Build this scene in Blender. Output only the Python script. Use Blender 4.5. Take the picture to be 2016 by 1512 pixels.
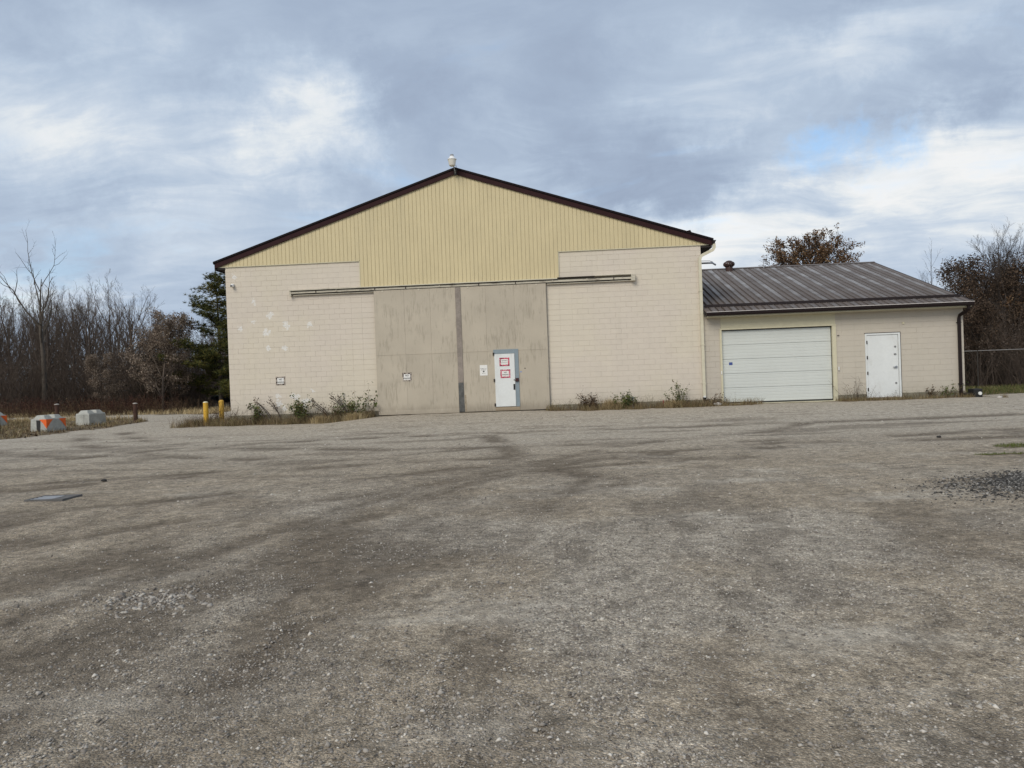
import bpy, math, random
import numpy as np
from mathutils import Vector, Matrix

for o in list(bpy.data.objects): bpy.data.objects.remove(o)
scene = bpy.context.scene
col = scene.collection
R = math.radians

# ------------------------------------------------------------------ camera
cam_d = bpy.data.cameras.new('camera')
cam = bpy.data.objects.new('camera', cam_d); col.objects.link(cam)
cam_d.sensor_width = 36.0; cam_d.lens = 1513.0 * 36.0 / 2016.0
cam_d.clip_start = 0.1; cam_d.clip_end = 3000
YAW, PITCH, ROLL = -0.0646182, -0.0105598, -0.0367578
CAM = Vector((12.928, -29.233, 1.508))
fw = Vector((math.sin(YAW)*math.cos(PITCH), math.cos(YAW)*math.cos(PITCH), math.sin(PITCH)))
rt = Vector((math.cos(YAW), -math.sin(YAW), 0)); up = rt.cross(fw)
r2 = rt*math.cos(ROLL) + up*math.sin(ROLL); u2 = -rt*math.sin(ROLL) + up*math.cos(ROLL)
cam.matrix_world = Matrix(((r2.x, u2.x, -fw.x, CAM.x), (r2.y, u2.y, -fw.y, CAM.y), (r2.z, u2.z, -fw.z, CAM.z), (0, 0, 0, 1)))
scene.camera = cam

# ------------------------------------------------------------------ node helpers
class NT:
    def __init__(s, tree): s.t = tree
    def n(s, typ, ins=None, **props):
        nd = s.t.nodes.new(typ)
        for k, v in props.items(): setattr(nd, k, v)
        for k, v in (ins or {}).items():
            sock = nd.inputs[k]
            if hasattr(v, 'is_linked') or hasattr(v, 'links'): s.t.links.new(v, sock)
            else: sock.default_value = v
        return nd
    def math(s, op, a, b=0.0, c=0.0, clamp=False):
        return s.n('ShaderNodeMath', {0: a, 1: b, 2: c}, operation=op, use_clamp=clamp).outputs[0]
    def mix(s, f, a, b, mode='MIX'):
        nd = s.n('ShaderNodeMix', {0: f, 6: a, 7: b}, data_type='RGBA', blend_type=mode); nd.clamp_factor = True
        return nd.outputs[2]
    def vmath(s, op, a, b=(0, 0, 0)):
        nd = s.n('ShaderNodeVectorMath', {0: a, 1: b}, operation=op)
        return nd.outputs['Value'] if op in ('DOT_PRODUCT', 'LENGTH', 'DISTANCE') else nd.outputs[0]
    def noise(s, vec, scale, detail=4.0, rough=0.55, dist=0.0):
        return s.n('ShaderNodeTexNoise', {'Vector': vec, 'Scale': scale, 'Detail': detail, 'Roughness': rough, 'Distortion': dist}).outputs[0]
    def ramp(s, f, stops, interp='LINEAR'):
        nd = s.n('ShaderNodeValToRGB', {0: f}); cr = nd.color_ramp; cr.interpolation = interp
        while len(cr.elements) < len(stops): cr.elements.new(0.5)
        for e, (p, c) in zip(cr.elements, stops):
            e.position = p; e.color = (c, c, c, 1) if isinstance(c, (int, float)) else (*c, 1)
        return nd.outputs[0]
    def step(s, f, a, b):
        return s.n('ShaderNodeMapRange', {0: f, 1: a, 2: b, 3: 0.0, 4: 1.0}, interpolation_type='SMOOTHSTEP').outputs[0]
    def scale(s, vec, v):
        return s.n('ShaderNodeMapping', {'Vector': vec, 'Scale': v}).outputs[0]

# ------------------------------------------------------------------ sky and sun
SUN_EL, SUN_AZ = R(38), R(-155)          # azimuth measured from +Y towards +X: sun behind and to the left of the camera
world = bpy.data.worlds.new('World'); scene.world = world; world.use_nodes = True
wt = NT(world.node_tree); world.node_tree.nodes.clear()
sky = wt.n('ShaderNodeTexSky', sky_type='NISHITA'); sky.sun_disc = False
sky.sun_elevation = SUN_EL; sky.sun_rotation = SUN_AZ; sky.altitude = 200
d = wt.n('ShaderNodeTexCoord').outputs['Generated']
sep = wt.n('ShaderNodeSeparateXYZ', {0: d})
zc = wt.math('ADD', wt.math('MAXIMUM', sep.outputs[2], 0.0), 0.16)
pl = wt.n('ShaderNodeCombineXYZ', {0: wt.math('DIVIDE', sep.outputs[0], zc), 1: wt.math('DIVIDE', sep.outputs[1], zc), 2: 0.0}).outputs[0]
warp = wt.n('ShaderNodeTexNoise', {'Vector': pl, 'Scale': 0.9, 'Detail': 3.0}).outputs[1]
pw = wt.vmath('ADD', pl, wt.vmath('MULTIPLY', wt.vmath('SUBTRACT', warp, (0.5, 0.5, 0.5)), (0.9, 0.9, 0.0)))
n1 = wt.noise(wt.vmath('ADD', wt.scale(pw, (0.8, 1.15, 1)), (3.1, 1.7, 0)), 0.8, 8.0, 0.60)
n2 = wt.noise(wt.vmath('ADD', wt.scale(pw, (0.75, 1.3, 1)), (7.3, 4.2, 2)), 1.7, 8.0, 0.60)
dw = wt.vmath('ADD', d, wt.vmath('MULTIPLY', wt.vmath('SUBTRACT', wt.n('ShaderNodeTexNoise', {'Vector': d, 'Scale': 4.5, 'Detail': 8.0, 'Roughness': 0.66}).outputs[1], (0.5, 0.5, 0.5)), (0.36, 0.36, 0.26)))
def blob(v, rad, squash=1.0):
    """soft region of the cloud deck round direction v; squash > 1 flattens it towards the horizon"""
    v = Vector(v).normalized()
    df = wt.vmath('MULTIPLY', wt.vmath('SUBTRACT', dw, tuple(v)), (1.0, 1.0, squash))
    return wt.step(wt.vmath('LENGTH', df), rad, rad*0.15)
def vdir(az, el): a, e = R(az), R(el); return (math.sin(a)*math.cos(e), math.cos(a)*math.cos(e), math.sin(e))
bright = wt.math('MULTIPLY', blob(vdir(-18.5, 18.0), 0.14, 1.5), 0.38)
for az, el, rad, sq, w in ((-36, 17, .24, 1.5, .20), (-27, 15, .18, 1.6, .18), (-31, 20, .14, 1.2, .12), (-2, 15, .13, 1.2, .16), (6, 10.5, .16, 2.0, .24), (14, 10.5, .20, 2.0, .30), (24, 12.0, .24, 2.0, .28), (29, 14.5, .16, 2.0, .20),
                           (12, 20, .22, 3.0, .20), (24, 20.5, .22, 3.0, .16), (27, 8, .20, 2.0, .16), (-34, 5.5, .16, 3, .18), (-26, 9, .14, 2.5, .10), (60, 15, .5, 2, .25), (-75, 14, .5, 2, .25), (150, 20, .6, 2, .25), (-140, 25, .7, 2, .25)):
    bright = wt.math('ADD', bright, wt.math('MULTIPLY', blob(vdir(az, el), rad, sq), w))
dark = wt.math('MULTIPLY', blob(vdir(-13, 20), 0.13, 1.5), 0.22)
for az, el, rad, sq, w in ((4, 16.5, .20, 2.0, .14), (3, 12.5, .14, 2.0, .18), (12, 14.5, .16, 3.0, .16), (-36, 10.5, .26, 3, .16), (28, 25, .3, 1.6, .18), (28, 17.6, .22, 4.0, .18), (-30, 27, .3, 1.6, .12), (-5, 27, .3, 1.6, .10)):
    dark = wt.math('ADD', dark, wt.math('MULTIPLY', blob(vdir(az, el), rad, sq), w))
f = wt.math('MULTIPLY_ADD', n1, 0.62, 0.07)
f = wt.math('ADD', f, wt.math('MULTIPLY_ADD', n2, 0.46, -0.23))
f = wt.math('ADD', f, wt.math('MULTIPLY', bright, wt.math('MULTIPLY_ADD', wt.step(n2, .34, .66), 1.0, 0.42)))
n4 = wt.noise(wt.vmath('ADD', wt.scale(pw, (1.0, 1.1, 1)), (1.3, 9.2, 4)), 4.2, 8.0, 0.58)
f = wt.math('ADD', f, wt.math('MULTIPLY_ADD', n4, 0.17, -0.085)); f = wt.math('MULTIPLY_ADD', f, 1.22, -0.085)
f = wt.math('SUBTRACT', f, wt.math('MULTIPLY', wt.math('MULTIPLY', dark, 0.75), wt.math('MULTIPLY_ADD', n1, 1.0, 0.5)), clamp=True)
K = 10.0
def c10(r, g, b): return (r*K, g*K, b*K)
cloud = wt.ramp(f, [(0.0, (.205, .25, .335)), (0.24, (.26, .318, .41)), (0.42, (.325, .39, .48)), (0.60, (.41, .465, .535)), (0.80, (.53, .56, .585)), (1.0, (.61, .615, .615))])
cloud = wt.vmath('MULTIPLY', cloud, (K, K, K))
gap = wt.math('MULTIPLY', wt.step(n2, 0.53, 0.70), 0.35)
gap = wt.math('ADD', gap, wt.math('MULTIPLY', blob(vdir(20.6, 14.4), 0.09, 2.0), 0.9), clamp=True)
skyc = wt.vmath('MULTIPLY', sky.outputs[0], (0.95, 1.12, 1.2))
colr = wt.mix(wt.math('MULTIPLY', gap, 0.85), cloud, skyc)
bg = wt.n('ShaderNodeBackground', {0: colr, 1: 0.10})
wo = wt.n('ShaderNodeOutputWorld', {0: bg.outputs[0]})

sun_d = bpy.data.lights.new('sun', 'SUN'); sun_d.energy = 1.5; sun_d.angle = R(32); sun_d.color = (1.0, 0.92, 0.80)
sun = bpy.data.objects.new('sun', sun_d); col.objects.link(sun)
sv = Vector((math.sin(SUN_AZ)*math.cos(SUN_EL), math.cos(SUN_AZ)*math.cos(SUN_EL), math.sin(SUN_EL)))
sun.rotation_euler = sv.to_track_quat('Z', 'Y').to_euler(); sun.location = (0, -40, 60)
vs = scene.view_settings
vs.view_transform = 'Standard'; vs.look = 'None'; vs.exposure = 0.55; vs.gamma = 1.0; vs.use_curve_mapping = False
scene.render.engine = 'CYCLES'

# ------------------------------------------------------------------ materials
MATS = {}
def new_mat(name):
    m = bpy.data.materials.new(name); m.use_nodes = True; m.node_tree.nodes.clear()
    t = NT(m.node_tree); b = t.n('ShaderNodeBsdfPrincipled'); o = t.n('ShaderNodeOutputMaterial', {0: b.outputs[0]})
    MATS[name] = m
    return m, t, b
def setc(t, b, c):
    if hasattr(c, 'links'): t.t.links.new(c, b.inputs['Base Color'])
    else: b.inputs['Base Color'].default_value = (*c, 1)
def bump(t, b, h, strength, dist=0.01):
    nd = t.n('ShaderNodeBump', {'Height': h, 'Strength': strength, 'Distance': dist}); t.t.links.new(nd.outputs[0], b.inputs['Normal'])
def pos(t): return t.n('ShaderNodeNewGeometry').outputs['Position']
def plain(name, c, rough=0.6, metal=0.0, var=0.12, scale=6.0, grime=None, bstr=0.0, spec=0.4, stretch=(1, 1, 1)):
    """painted / weathered surface: base colour with large and small tonal variation"""
    m, t, b = new_mat(name); p = t.scale(pos(t), stretch)
    v = t.math('ADD', t.math('MULTIPLY', t.noise(p, scale, 5), 0.6), t.math('MULTIPLY', t.noise(p, scale*7, 3), 0.4))
    lo = tuple(x*(1-var*2) for x in c); hi = tuple(min(1, x*(1+var*2)) for x in c)
    cc = t.ramp(v, [(0.25, lo), (0.75, hi)])
    if grime:
        g, amt, gs = grime
        cc = t.mix(t.math('MULTIPLY', t.step(t.noise(t.scale(p, (1, 1, .45)), gs, 6, .65), 0.52, 0.72), amt), cc, (*g, 1))
    setc(t, b, cc); b.inputs['Roughness'].default_value = rough; b.inputs['Metallic'].default_value = metal
    b.inputs['Specular IOR Level'].default_value = spec
    if bstr: bump(t, b, t.noise(p, scale*9, 4), bstr, 0.008)
    return m

def wall_paint(name, base, warm, spots=()):
    m, t, b = new_mat(name); p = pos(t)
    rnd = t.n('ShaderNodeObjectInfo').outputs['Random']
    isl = t.n('ShaderNodeNewGeometry').outputs['Random Per Island']
    big = t.noise(p, 0.35, 4); mid = t.noise(p, 2.2, 5, .6)
    c = t.mix(t.step(big, 0.38, 0.62), (*base, 1), (*warm, 1))
    k = t.math('ADD', 0.96, t.math('MULTIPLY', t.math('ADD', t.math('MULTIPLY', isl, 0.5), t.math('MULTIPLY', rnd, 0.5)), 0.035))
    k = t.math('ADD', k, t.math('MULTIPLY_ADD', mid, 0.12, -0.06))
    c = t.vmath('MULTIPLY', c, t.n('ShaderNodeCombineXYZ', {0: k, 1: k, 2: k}).outputs[0])
    # rain streaks and rising damp near the foundation
    st = t.step(t.noise(t.scale(p, (3.0, 3.0, 0.25)), 1.0, 5, .6), 0.55, 0.8)
    c = t.mix(t.math('MULTIPLY', st, 0.16), c, (.36, .33, .26, 1))
    z = t.n('ShaderNodeSeparateXYZ', {0: p}).outputs[2]
    low = t.math('MULTIPLY', t.step(t.math('ADD', z, t.math('MULTIPLY', mid, 0.5)), 1.15, 0.45), 0.28)
    c = t.mix(low, c, (.40, .36, .27, 1))
    chip = None
    pj = t.vmath('ADD', p, t.vmath('MULTIPLY', t.vmath('SUBTRACT', t.n('ShaderNodeTexNoise', {'Vector': p, 'Scale': 6.0, 'Detail': 5.0}).outputs[1], (.5, .5, .5)), (.42, 0, .42)))
    for (x, zz, r) in spots:
        s = t.step(t.vmath('DISTANCE', pj, (x, 0.0, zz)), r*1.15, r*0.25)
        chip = s if chip is None else t.math('MAXIMUM', chip, s)
    if chip is not None:
        nn = t.noise(p, 9.0, 6, .7)
        c = t.mix(t.math('MULTIPLY', t.math('MULTIPLY', t.step(t.math('MULTIPLY', chip, nn), 0.36, 0.44), t.step(t.noise(p, 26.0, 4, .6), .38, .50)), 0.8), c, (.74, .74, .72, 1))
    speck = t.step(t.noise(p, 5.0, 6, .7), 0.70, 0.74)
    c = t.mix(t.math('MULTIPLY', speck, 0.35), c, (.33, .30, .25, 1))
    setc(t, b, c); b.inputs['Roughness'].default_value = 0.75; b.inputs['Specular IOR Level'].default_value = 0.25
    bump(t, b, t.noise(p, 60, 4), 0.25, 0.004)
    return m
spots = [(3.25, 5.0-1.2, .22), (1.55, 3.52, .30), (1.60, 2.93, .22), (2.25, 2.95, .20), (2.33, 3.78, .26), (2.95, .80, .24), (3.15, .83, .18), (2.65, 1.0, .24), (1.95, .76, .26), (2.15, .58, .16), (2.95, .60, .16),
         (.35, 5.75, .16), (.55, 3.72, .22), (1.05, 3.95, .20), (2.5, 1.03, .2), (1.9, 1.05, .2), (1.1, 4.72, .2), (1.7, 4.2, .25), (3.3, 1.2, .15)]
wall_paint('block_paint', (.62, .555, .472), (.632, .57, .465), spots)
wall_paint('annex_paint', (.50, .455, .39), (.515, .47, .395))
plain('joint_paint', (.50, .46, .385), .85, var=.08)
plain('siding', (.585, .495, .295), .5, var=.05, scale=1.5, grime=((.42, .37, .24), .25, 1.2), stretch=(1, 1, .3))
plain('trim_cream', (.58, .54, .39), .5, var=.05)
plain('fascia', (.030, .011, .012), .6, var=.15, spec=.12)
plain('fascia_dark', (.012, .008, .009), .6, var=.15, spec=.1)
plain('soffit', (.02, .016, .015), .8)
plain('gutter_brown', (.016, .010, .010), .5, var=.1, spec=.2)
plain('gutter_lip_glint', (.62, .58, .55), .4, var=.1)  # bright reflection along the brown gutter's lip, painted as a pale colour
plain('downspout_cream', (.60, .56, .43), .45, var=.05, grime=((.40, .36, .26), .3, 3))
plain('foundation', (.21, .19, .14), .9, var=.2, scale=2, grime=((.10, .09, .065), .6, 1.5), bstr=.4)
plain('track_paint', (.50, .46, .37), .6, var=.12, grime=((.10, .075, .055), .7, 4), stretch=(.5, 1, 3))
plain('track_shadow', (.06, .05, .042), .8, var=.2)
plain('astragal', (.25, .215, .185), .75, var=.18, scale=2.5, grime=((.15, .12, .10), .5, 2))
plain('bare_metal', (.11, .11, .105), .5, metal=.4, var=.35, scale=5, grime=((.03, .03, .028), .8, 3))
plain('wood_sill', (.30, .24, .17), .85, var=.25, scale=5, grime=((.10, .075, .05), .6, 3), stretch=(.4, 1, 4))
plain('frame_grey', (.22, .27, .30), .5, var=.07)
plain('door_white', (.68, .70, .69), .45, var=.04, scale=1.5, grime=((.50, .49, .45), .4, 2.5))
plain('garage_white', (.58, .605, .575), .45, var=.02, scale=1.2, grime=((.50, .52, .50), .2, 1.5))
plain('rubber_black', (.012, .012, .012), .7)
plain('hinge_dark', (.03, .022, .018), .6, var=.3)
plain('lock_maroon', (.045, .012, .012), .5)
plain('chrome', (.45, .45, .46), .3, metal=.9, var=.05)
plain('steel_grey', (.20, .20, .20), .6, metal=.2, var=.1)
plain('fence_wire', (.05, .045, .04), .8, spec=.1)
plain('fence_rail', (.20, .19, .18), .7)
plain('grate_dark', (.13, .125, .12), .8, spec=.1)
plain('galvanized', (.42, .43, .45), .4, metal=.6, var=.12, scale=10)
plain('lamp_grey', (.28, .29, .30), .5, var=.1)
plain('lamp_lens', (.66, .64, .57), .4, var=.05)
plain('camera_white', (.75, .75, .74), .4, var=.03)
plain('rust', (.060, .030, .020), .85, var=.3, scale=6, grime=((.025, .014, .010), .6, 3), bstr=.3)
plain('paper', (.74, .73, .70), .8, var=.02)
plain('ink', (.03, .03, .03), .8)
plain('sticker_blue', (.05, .08, .25), .5)
plain('concrete_block', (.38, .38, .345), .9, var=.18, scale=2.5, grime=((.22, .21, .18), .5, 2), bstr=.4)
plain('orange_paint', (.78, .13, .02), .7, var=.1, grime=((.40, .22, .12), .3, 4))
plain('bollard_yellow', (.62, .36, .035), .55, var=.08, scale=3, grime=((.22, .13, .05), .35, 5))
plain('bollard_worn', (.56, .34, .05), .6, var=.12, scale=3, grime=((.035, .025, .02), .95, 9))
plain('bollard_cap', (.72, .66, .45), .7)
plain('teal', (.05, .13, .15), .5, var=.15)
plain('teal_light', (.16, .30, .33), .5, var=.15)
plain('dark_hull', (.010, .013, .020), .5)
plain('pvc', (.72, .72, .69), .4, var=.04)
plain('red_paint', (.25, .03, .035), .6)
plain('stone_dark', (.03, .028, .027), .8, bstr=.4)
plain('stone_pale', (.45, .42, .38), .85, bstr=.4)
plain('turbine', (.055, .028, .022), .5, var=.2)
plain('blue_smear', (.25, .30, .48), .8)
plain('bark_dead', (.085, .07, .055), .9, var=.3, scale=3, bstr=.3)
plain('bark_bare', (.096, .073, .057), .9, var=.25, scale=2)
plain('bark_dark', (.055, .043, .035), .9, var=.3, scale=2)
plain('twig_red', (.085, .040, .030), .9, var=.25, scale=2)
plain('brush_brown', (.078, .057, .043), .9, var=.3, scale=1)

def border_print(name, a, bb, cdark):
    m, t, b = new_mat(name); p = pos(t)
    vor = t.n('ShaderNodeTexVoronoi', {'Vector': p, 'Scale': 30.0}).outputs['Color']
    g = t.n('ShaderNodeSeparateColor', {0: vor})
    c = t.ramp(g.outputs[0], [(0.0, a), (0.40, bb), (0.72, cdark)], 'CONSTANT')
    setc(t, b, c); b.inputs['Roughness'].default_value = 0.7
border_print('border_red', (.55, .05, .10), (.62, .28, .32), (.20, .015, .04))
border_print('border_brown', (.30, .26, .22), (.42, .37, .31), (.035, .018, .014))

def plywood(name, base):
    m, t, b = new_mat(name); p = pos(t); rnd = t.n('ShaderNodeObjectInfo').outputs['Random']
    s1 = t.noise(t.scale(p, (9, 9, 1.6)), 1.0, 6, .65); s2 = t.noise(p, 0.9, 4); s3 = t.noise(t.scale(p, (30, 30, 2.5)), 1.0, 4, .6)
    k = t.math('ADD', 0.93, t.math('MULTIPLY', rnd, 0.10))
    c = t.vmath('MULTIPLY', t.ramp(s2, [(.3, tuple(x*.93 for x in base)), (.7, tuple(x*1.06 for x in base))]), t.n('ShaderNodeCombineXYZ', {0: k, 1: k, 2: k}).outputs[0])
    worn = t.math('MULTIPLY', t.step(t.math('ADD', t.math('MULTIPLY', s1, 0.58), t.math('MULTIPLY', t.noise(p, 1.3, 5, .6), 0.5)), 0.53, 0.64), t.step(s3, 0.40, 0.58))
    c = t.mix(t.math('MULTIPLY', worn, 0.5), c, (.27, .238, .185, 1))
    z = t.n('ShaderNodeSeparateXYZ', {0: p}).outputs[2]
    low = t.math('MULTIPLY', t.step(t.math('ADD', z, t.math('MULTIPLY', s1, 0.7)), 0.95, 0.55), 0.45)
    c = t.mix(low, c, (.17, .14, .105, 1))
    setc(t, b, c); b.inputs['Roughness'].default_value = 0.8; b.inputs['Specular IOR Level'].default_value = 0.2
    bump(t, b, s1, 0.25, 0.004)
plywood('plywood', (.47, .418, .335))

def roof_metal(name, base, chalk, amount):
    m, t, b = new_mat(name); p = pos(t); rnd = t.n('ShaderNodeObjectInfo').outputs['Random']
    sp = t.n('ShaderNodeSeparateXYZ', {0: p}); z = sp.outputs[2]
    up_ = t.step(t.math('ADD', z, t.math('MULTIPLY', t.noise(p, 1.4, 5, .6), 1.2)), 4.1, 5.9)
    patch = t.step(t.noise(t.scale(p, (1.2, .7, 1)), 1.6, 5, .65), 0.36, 0.62)
    k = t.math('ADD', 0.88, t.math('MULTIPLY', rnd, 0.24))
    c = t.vmath('MULTIPLY', (*base,), t.n('ShaderNodeCombineXYZ', {0: k, 1: k, 2: k}).outputs[0])
    c = t.mix(t.math('MULTIPLY', t.math('MULTIPLY', t.math('MULTIPLY_ADD', up_, 0.75, 0.25), t.math('MULTIPLY_ADD', patch, 0.6, 0.4)), amount), c, (*chalk, 1))
    setc(t, b, c); b.inputs['Roughness'].default_value = 0.6; b.inputs['Specular IOR Level'].default_value = 0.15
roof_metal('roof_panel', (.115, .092, .080), (.175, .158, .148), .6)
roof_metal('roof_panel_chalky', (.108, .089, .080), (.285, .278, .278), .95)
plain('roof_seam_shade', (.012, .010, .010), .8)  # near-black underlay paints the shadow lines of the roof seams

def island_mat(name, stops, rough=.85, extra=0.15, sheen=0.0):
    m, t, b = new_mat(name)
    isl = t.n('ShaderNodeNewGeometry').outputs['Random Per Island']
    v = t.math('ADD', isl, t.math('MULTIPLY_ADD', t.noise(pos(t), 0.6, 3), extra*2, -extra), clamp=True)
    setc(t, b, t.ramp(v, stops)); b.inputs['Roughness'].default_value = rough; b.inputs['Specular IOR Level'].default_value = 0.2
    return m
island_mat('dry_grass', [(0, (.075, .05, .028)), (.4, (.17, .12, .065)), (.75, (.31, .235, .13)), (.9, (.13, .13, .045)), (1, (.44, .36, .22))])
island_mat('straw', [(0, (.22, .16, .08)), (.6, (.42, .32, .17)), (1, (.50, .42, .26))])
island_mat('grass_green', [(0, (.05, .060, .020)), (.4, (.085, .10, .03)), (.75, (.13, .12, .05)), (1, (.22, .17, .085))])
island_mat('grass_moss', [(0, (.05, .07, .015)), (.5, (.085, .115, .02)), (1, (.15, .16, .05))])
island_mat('weed_green', [(0, (.04, .055, .02)), (.5, (.085, .115, .035)), (.8, (.14, .14, .045)), (1, (.13, .07, .035))])
island_mat('weed_brown', [(0, (.035, .022, .014)), (.5, (.085, .055, .033)), (1, (.16, .11, .06))])
island_mat('weed_red', [(0, (.030, .012, .009)), (.5, (.072, .028, .020)), (.85, (.11, .055, .035)), (1, (.19, .14, .10))])
island_mat('leaf_oak', [(0, (.06, .033, .018)), (.45, (.135, .078, .040)), (.8, (.19, .118, .064)), (1, (.25, .175, .105))])
island_mat('leaf_tan', [(0, (.08, .058, .043)), (.5, (.18, .135, .10)), (1, (.31, .25, .195))])
island_mat('leaf_dark', [(0, (.028, .021, .015)), (.5, (.072, .048, .033)), (1, (.125, .085, .056))])
island_mat('pine_needle', [(0, (.024, .034, .013)), (.45, (.055, .068, .020)), (.75, (.115, .108, .026)), (1, (.19, .15, .04))], extra=.3)
island_mat('pine_needle_dark', [(0, (.010, .015, .009)), (.6, (.022, .028, .015)), (1, (.05, .05, .022))])
island_mat('stone_mix', [(0, (.13, .112, .095)), (.35, (.22, .195, .168)), (.7, (.32, .288, .25)), (.94, (.42, .385, .335)), (1, (.62, .575, .505))], extra=.05)
island_mat('stone_mix_dark', [(0, (.025, .024, .022)), (.5, (.065, .061, .056)), (.82, (.14, .133, .122)), (1, (.38, .36, .33))], extra=.05)
island_mat('litter', [(0, (.05, .033, .02)), (.5, (.12, .08, .05)), (1, (.30, .24, .16))])

# ------------------------------------------------------------------ mesh helpers
class MB:
    def __init__(s): s.v = []; s.f = []
    def quad(s, a, b, c, dd): n = len(s.v); s.v += [a, b, c, dd]; s.f.append((n, n+1, n+2, n+3)); return s
    def box(s, x0, x1, y0, y1, z0, z1):
        n = len(s.v); s.v += [(x0,y0,z0),(x1,y0,z0),(x1,y1,z0),(x0,y1,z0),(x0,y0,z1),(x1,y0,z1),(x1,y1,z1),(x0,y1,z1)]
        s.f += [(n+a, n+b, n+c, n+e) for a,b,c,e in ((0,3,2,1),(4,5,6,7),(0,1,5,4),(1,2,6,5),(2,3,7,6),(3,0,4,7))]; return s
    def cbox(s, x0, x1, y0, y1, z0, z1, c=.01):
        """box with its front (-y) edges chamfered"""
        n = len(s.v)
        s.v += [(x0,y1,z0),(x1,y1,z0),(x1,y1,z1),(x0,y1,z1),(x0,y0+c,z0),(x1,y0+c,z0),(x1,y0+c,z1),(x0,y0+c,z1),(x0+c,y0,z0+c),(x1-c,y0,z0+c),(x1-c,y0,z1-c),(x0+c,y0,z1-c)]
        s.f += [tuple(n+i for i in q) for q in ((0,1,5,4),(1,2,6,5),(2,3,7,6),(3,0,4,7),(4,5,9,8),(5,6,10,9),(6,7,11,10),(7,4,8,11),(8,9,10,11),(3,2,1,0))]; return s
    def extr(s, poly, axis, a, b):
        """polygon (2-D points) extruded along axis from a to b"""
        n = len(s.v); m = len(poly)
        def P(p, h): return {0: (h, p[0], p[1]), 1: (p[0], h, p[1]), 2: (p[0], p[1], h)}[axis]
        s.v += [P(p, a) for p in poly] + [P(p, b) for p in poly]
        s.f.append(tuple(n+i for i in range(m))); s.f.append(tuple(n+m+i for i in reversed(range(m))))
        s.f += [(n+i, n+m+i, n+m+(i+1) % m, n+(i+1) % m) for i in range(m)]; return s
    def tube(s, pts, rad, k=8, cap=True):
        pts = [Vector(p) for p in pts]; rad = rad if isinstance(rad, (list, tuple)) else [rad]*len(pts); n0 = len(s.v)
        for i, p in enumerate(pts):
            t = (pts[min(i+1, len(pts)-1)] - pts[max(i-1, 0)]).normalized()
            a = t.cross(Vector((0.31, 0.9, 0.12)) if abs(t.z) > .8 else Vector((0, 0, 1))).normalized(); b = t.cross(a)
            for j in range(k):
                q = p + (a*math.cos(2*math.pi*j/k) + b*math.sin(2*math.pi*j/k))*rad[i]; s.v.append(tuple(q))
        for i in range(len(pts)-1):
            for j in range(k): s.f.append((n0+i*k+j, n0+i*k+(j+1) % k, n0+(i+1)*k+(j+1) % k, n0+(i+1)*k+j))
        if cap: s.f.append(tuple(n0+j for j in reversed(range(k)))); s.f.append(tuple(n0+(len(pts)-1)*k+j for j in range(k)))
        return s
    def ribbon(s, pts, w, dpt):
        """rectangular pipe along a path in the x-z plane (w across, dpt in y)"""
        n0 = len(s.v); pts = [Vector(p) for p in pts]
        for i, p in enumerate(pts):
            t = (pts[min(i+1, len(pts)-1)] - pts[max(i-1, 0)]).normalized(); nrm = t.cross(Vector((0, 1, 0))).normalized(); yv = nrm.cross(t).normalized()
            for a, b in ((-1,-1),(1,-1),(1,1),(-1,1)): s.v.append(tuple(p + nrm*a*w/2 + yv*b*dpt/2))
        for i in range(len(pts)-1):
            for j in range(4): s.f.append((n0+i*4+j, n0+i*4+(j+1) % 4, n0+(i+1)*4+(j+1) % 4, n0+(i+1)*4+j))
        s.f.append((n0+3, n0+2, n0+1, n0)); e = n0+(len(pts)-1)*4; s.f.append((e, e+1, e+2, e+3)); return s
    def lathe(s, prof, cx, cy, cz, k=16):
        n0 = len(s.v)
        for r, z in prof:
            for j in range(k): s.v.append((cx+r*math.cos(2*math.pi*j/k), cy+r*math.sin(2*math.pi*j/k), cz+z))
        for i in range(len(prof)-1):
            for j in range(k): s.f.append((n0+i*k+j, n0+i*k+(j+1) % k, n0+(i+1)*k+(j+1) % k, n0+(i+1)*k+j))
        s.f.append(tuple(n0+j for j in reversed(range(k)))); s.f.append(tuple(n0+(len(prof)-1)*k+j for j in range(k))); return s
    def build(s, name, mat, parent=None, org=None, smooth=False):
        org = org if org is not None else (parent['_o'] if parent is not None and '_o' in parent else (0, 0, 0))
        me = bpy.data.meshes.new(name); me.from_pydata([(a-org[0], b-org[1], c-org[2]) for a, b, c in s.v], [], s.f); me.update()
        me.materials.append(MATS[mat])
        if smooth:
            for p in me.polygons: p.use_smooth = True
        o = bpy.data.objects.new(name, me); col.objects.link(o)
        if parent is not None: o.parent = parent; o['_o'] = tuple(org)
        else: o.location = org
        return o
def tag(o, label=None, cat=None, group=None, kind=None):
    for k, v in (('label', label), ('category', cat), ('group', group), ('kind', kind)):
        if v: o[k] = v
    return o
def thing(name, loc, label, cat, group=None):
    o = bpy.data.objects.new(name, None); col.objects.link(o); o.location = loc; o['_o'] = tuple(loc); o.empty_display_size = .3
    return tag(o, label, cat, group)
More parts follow.
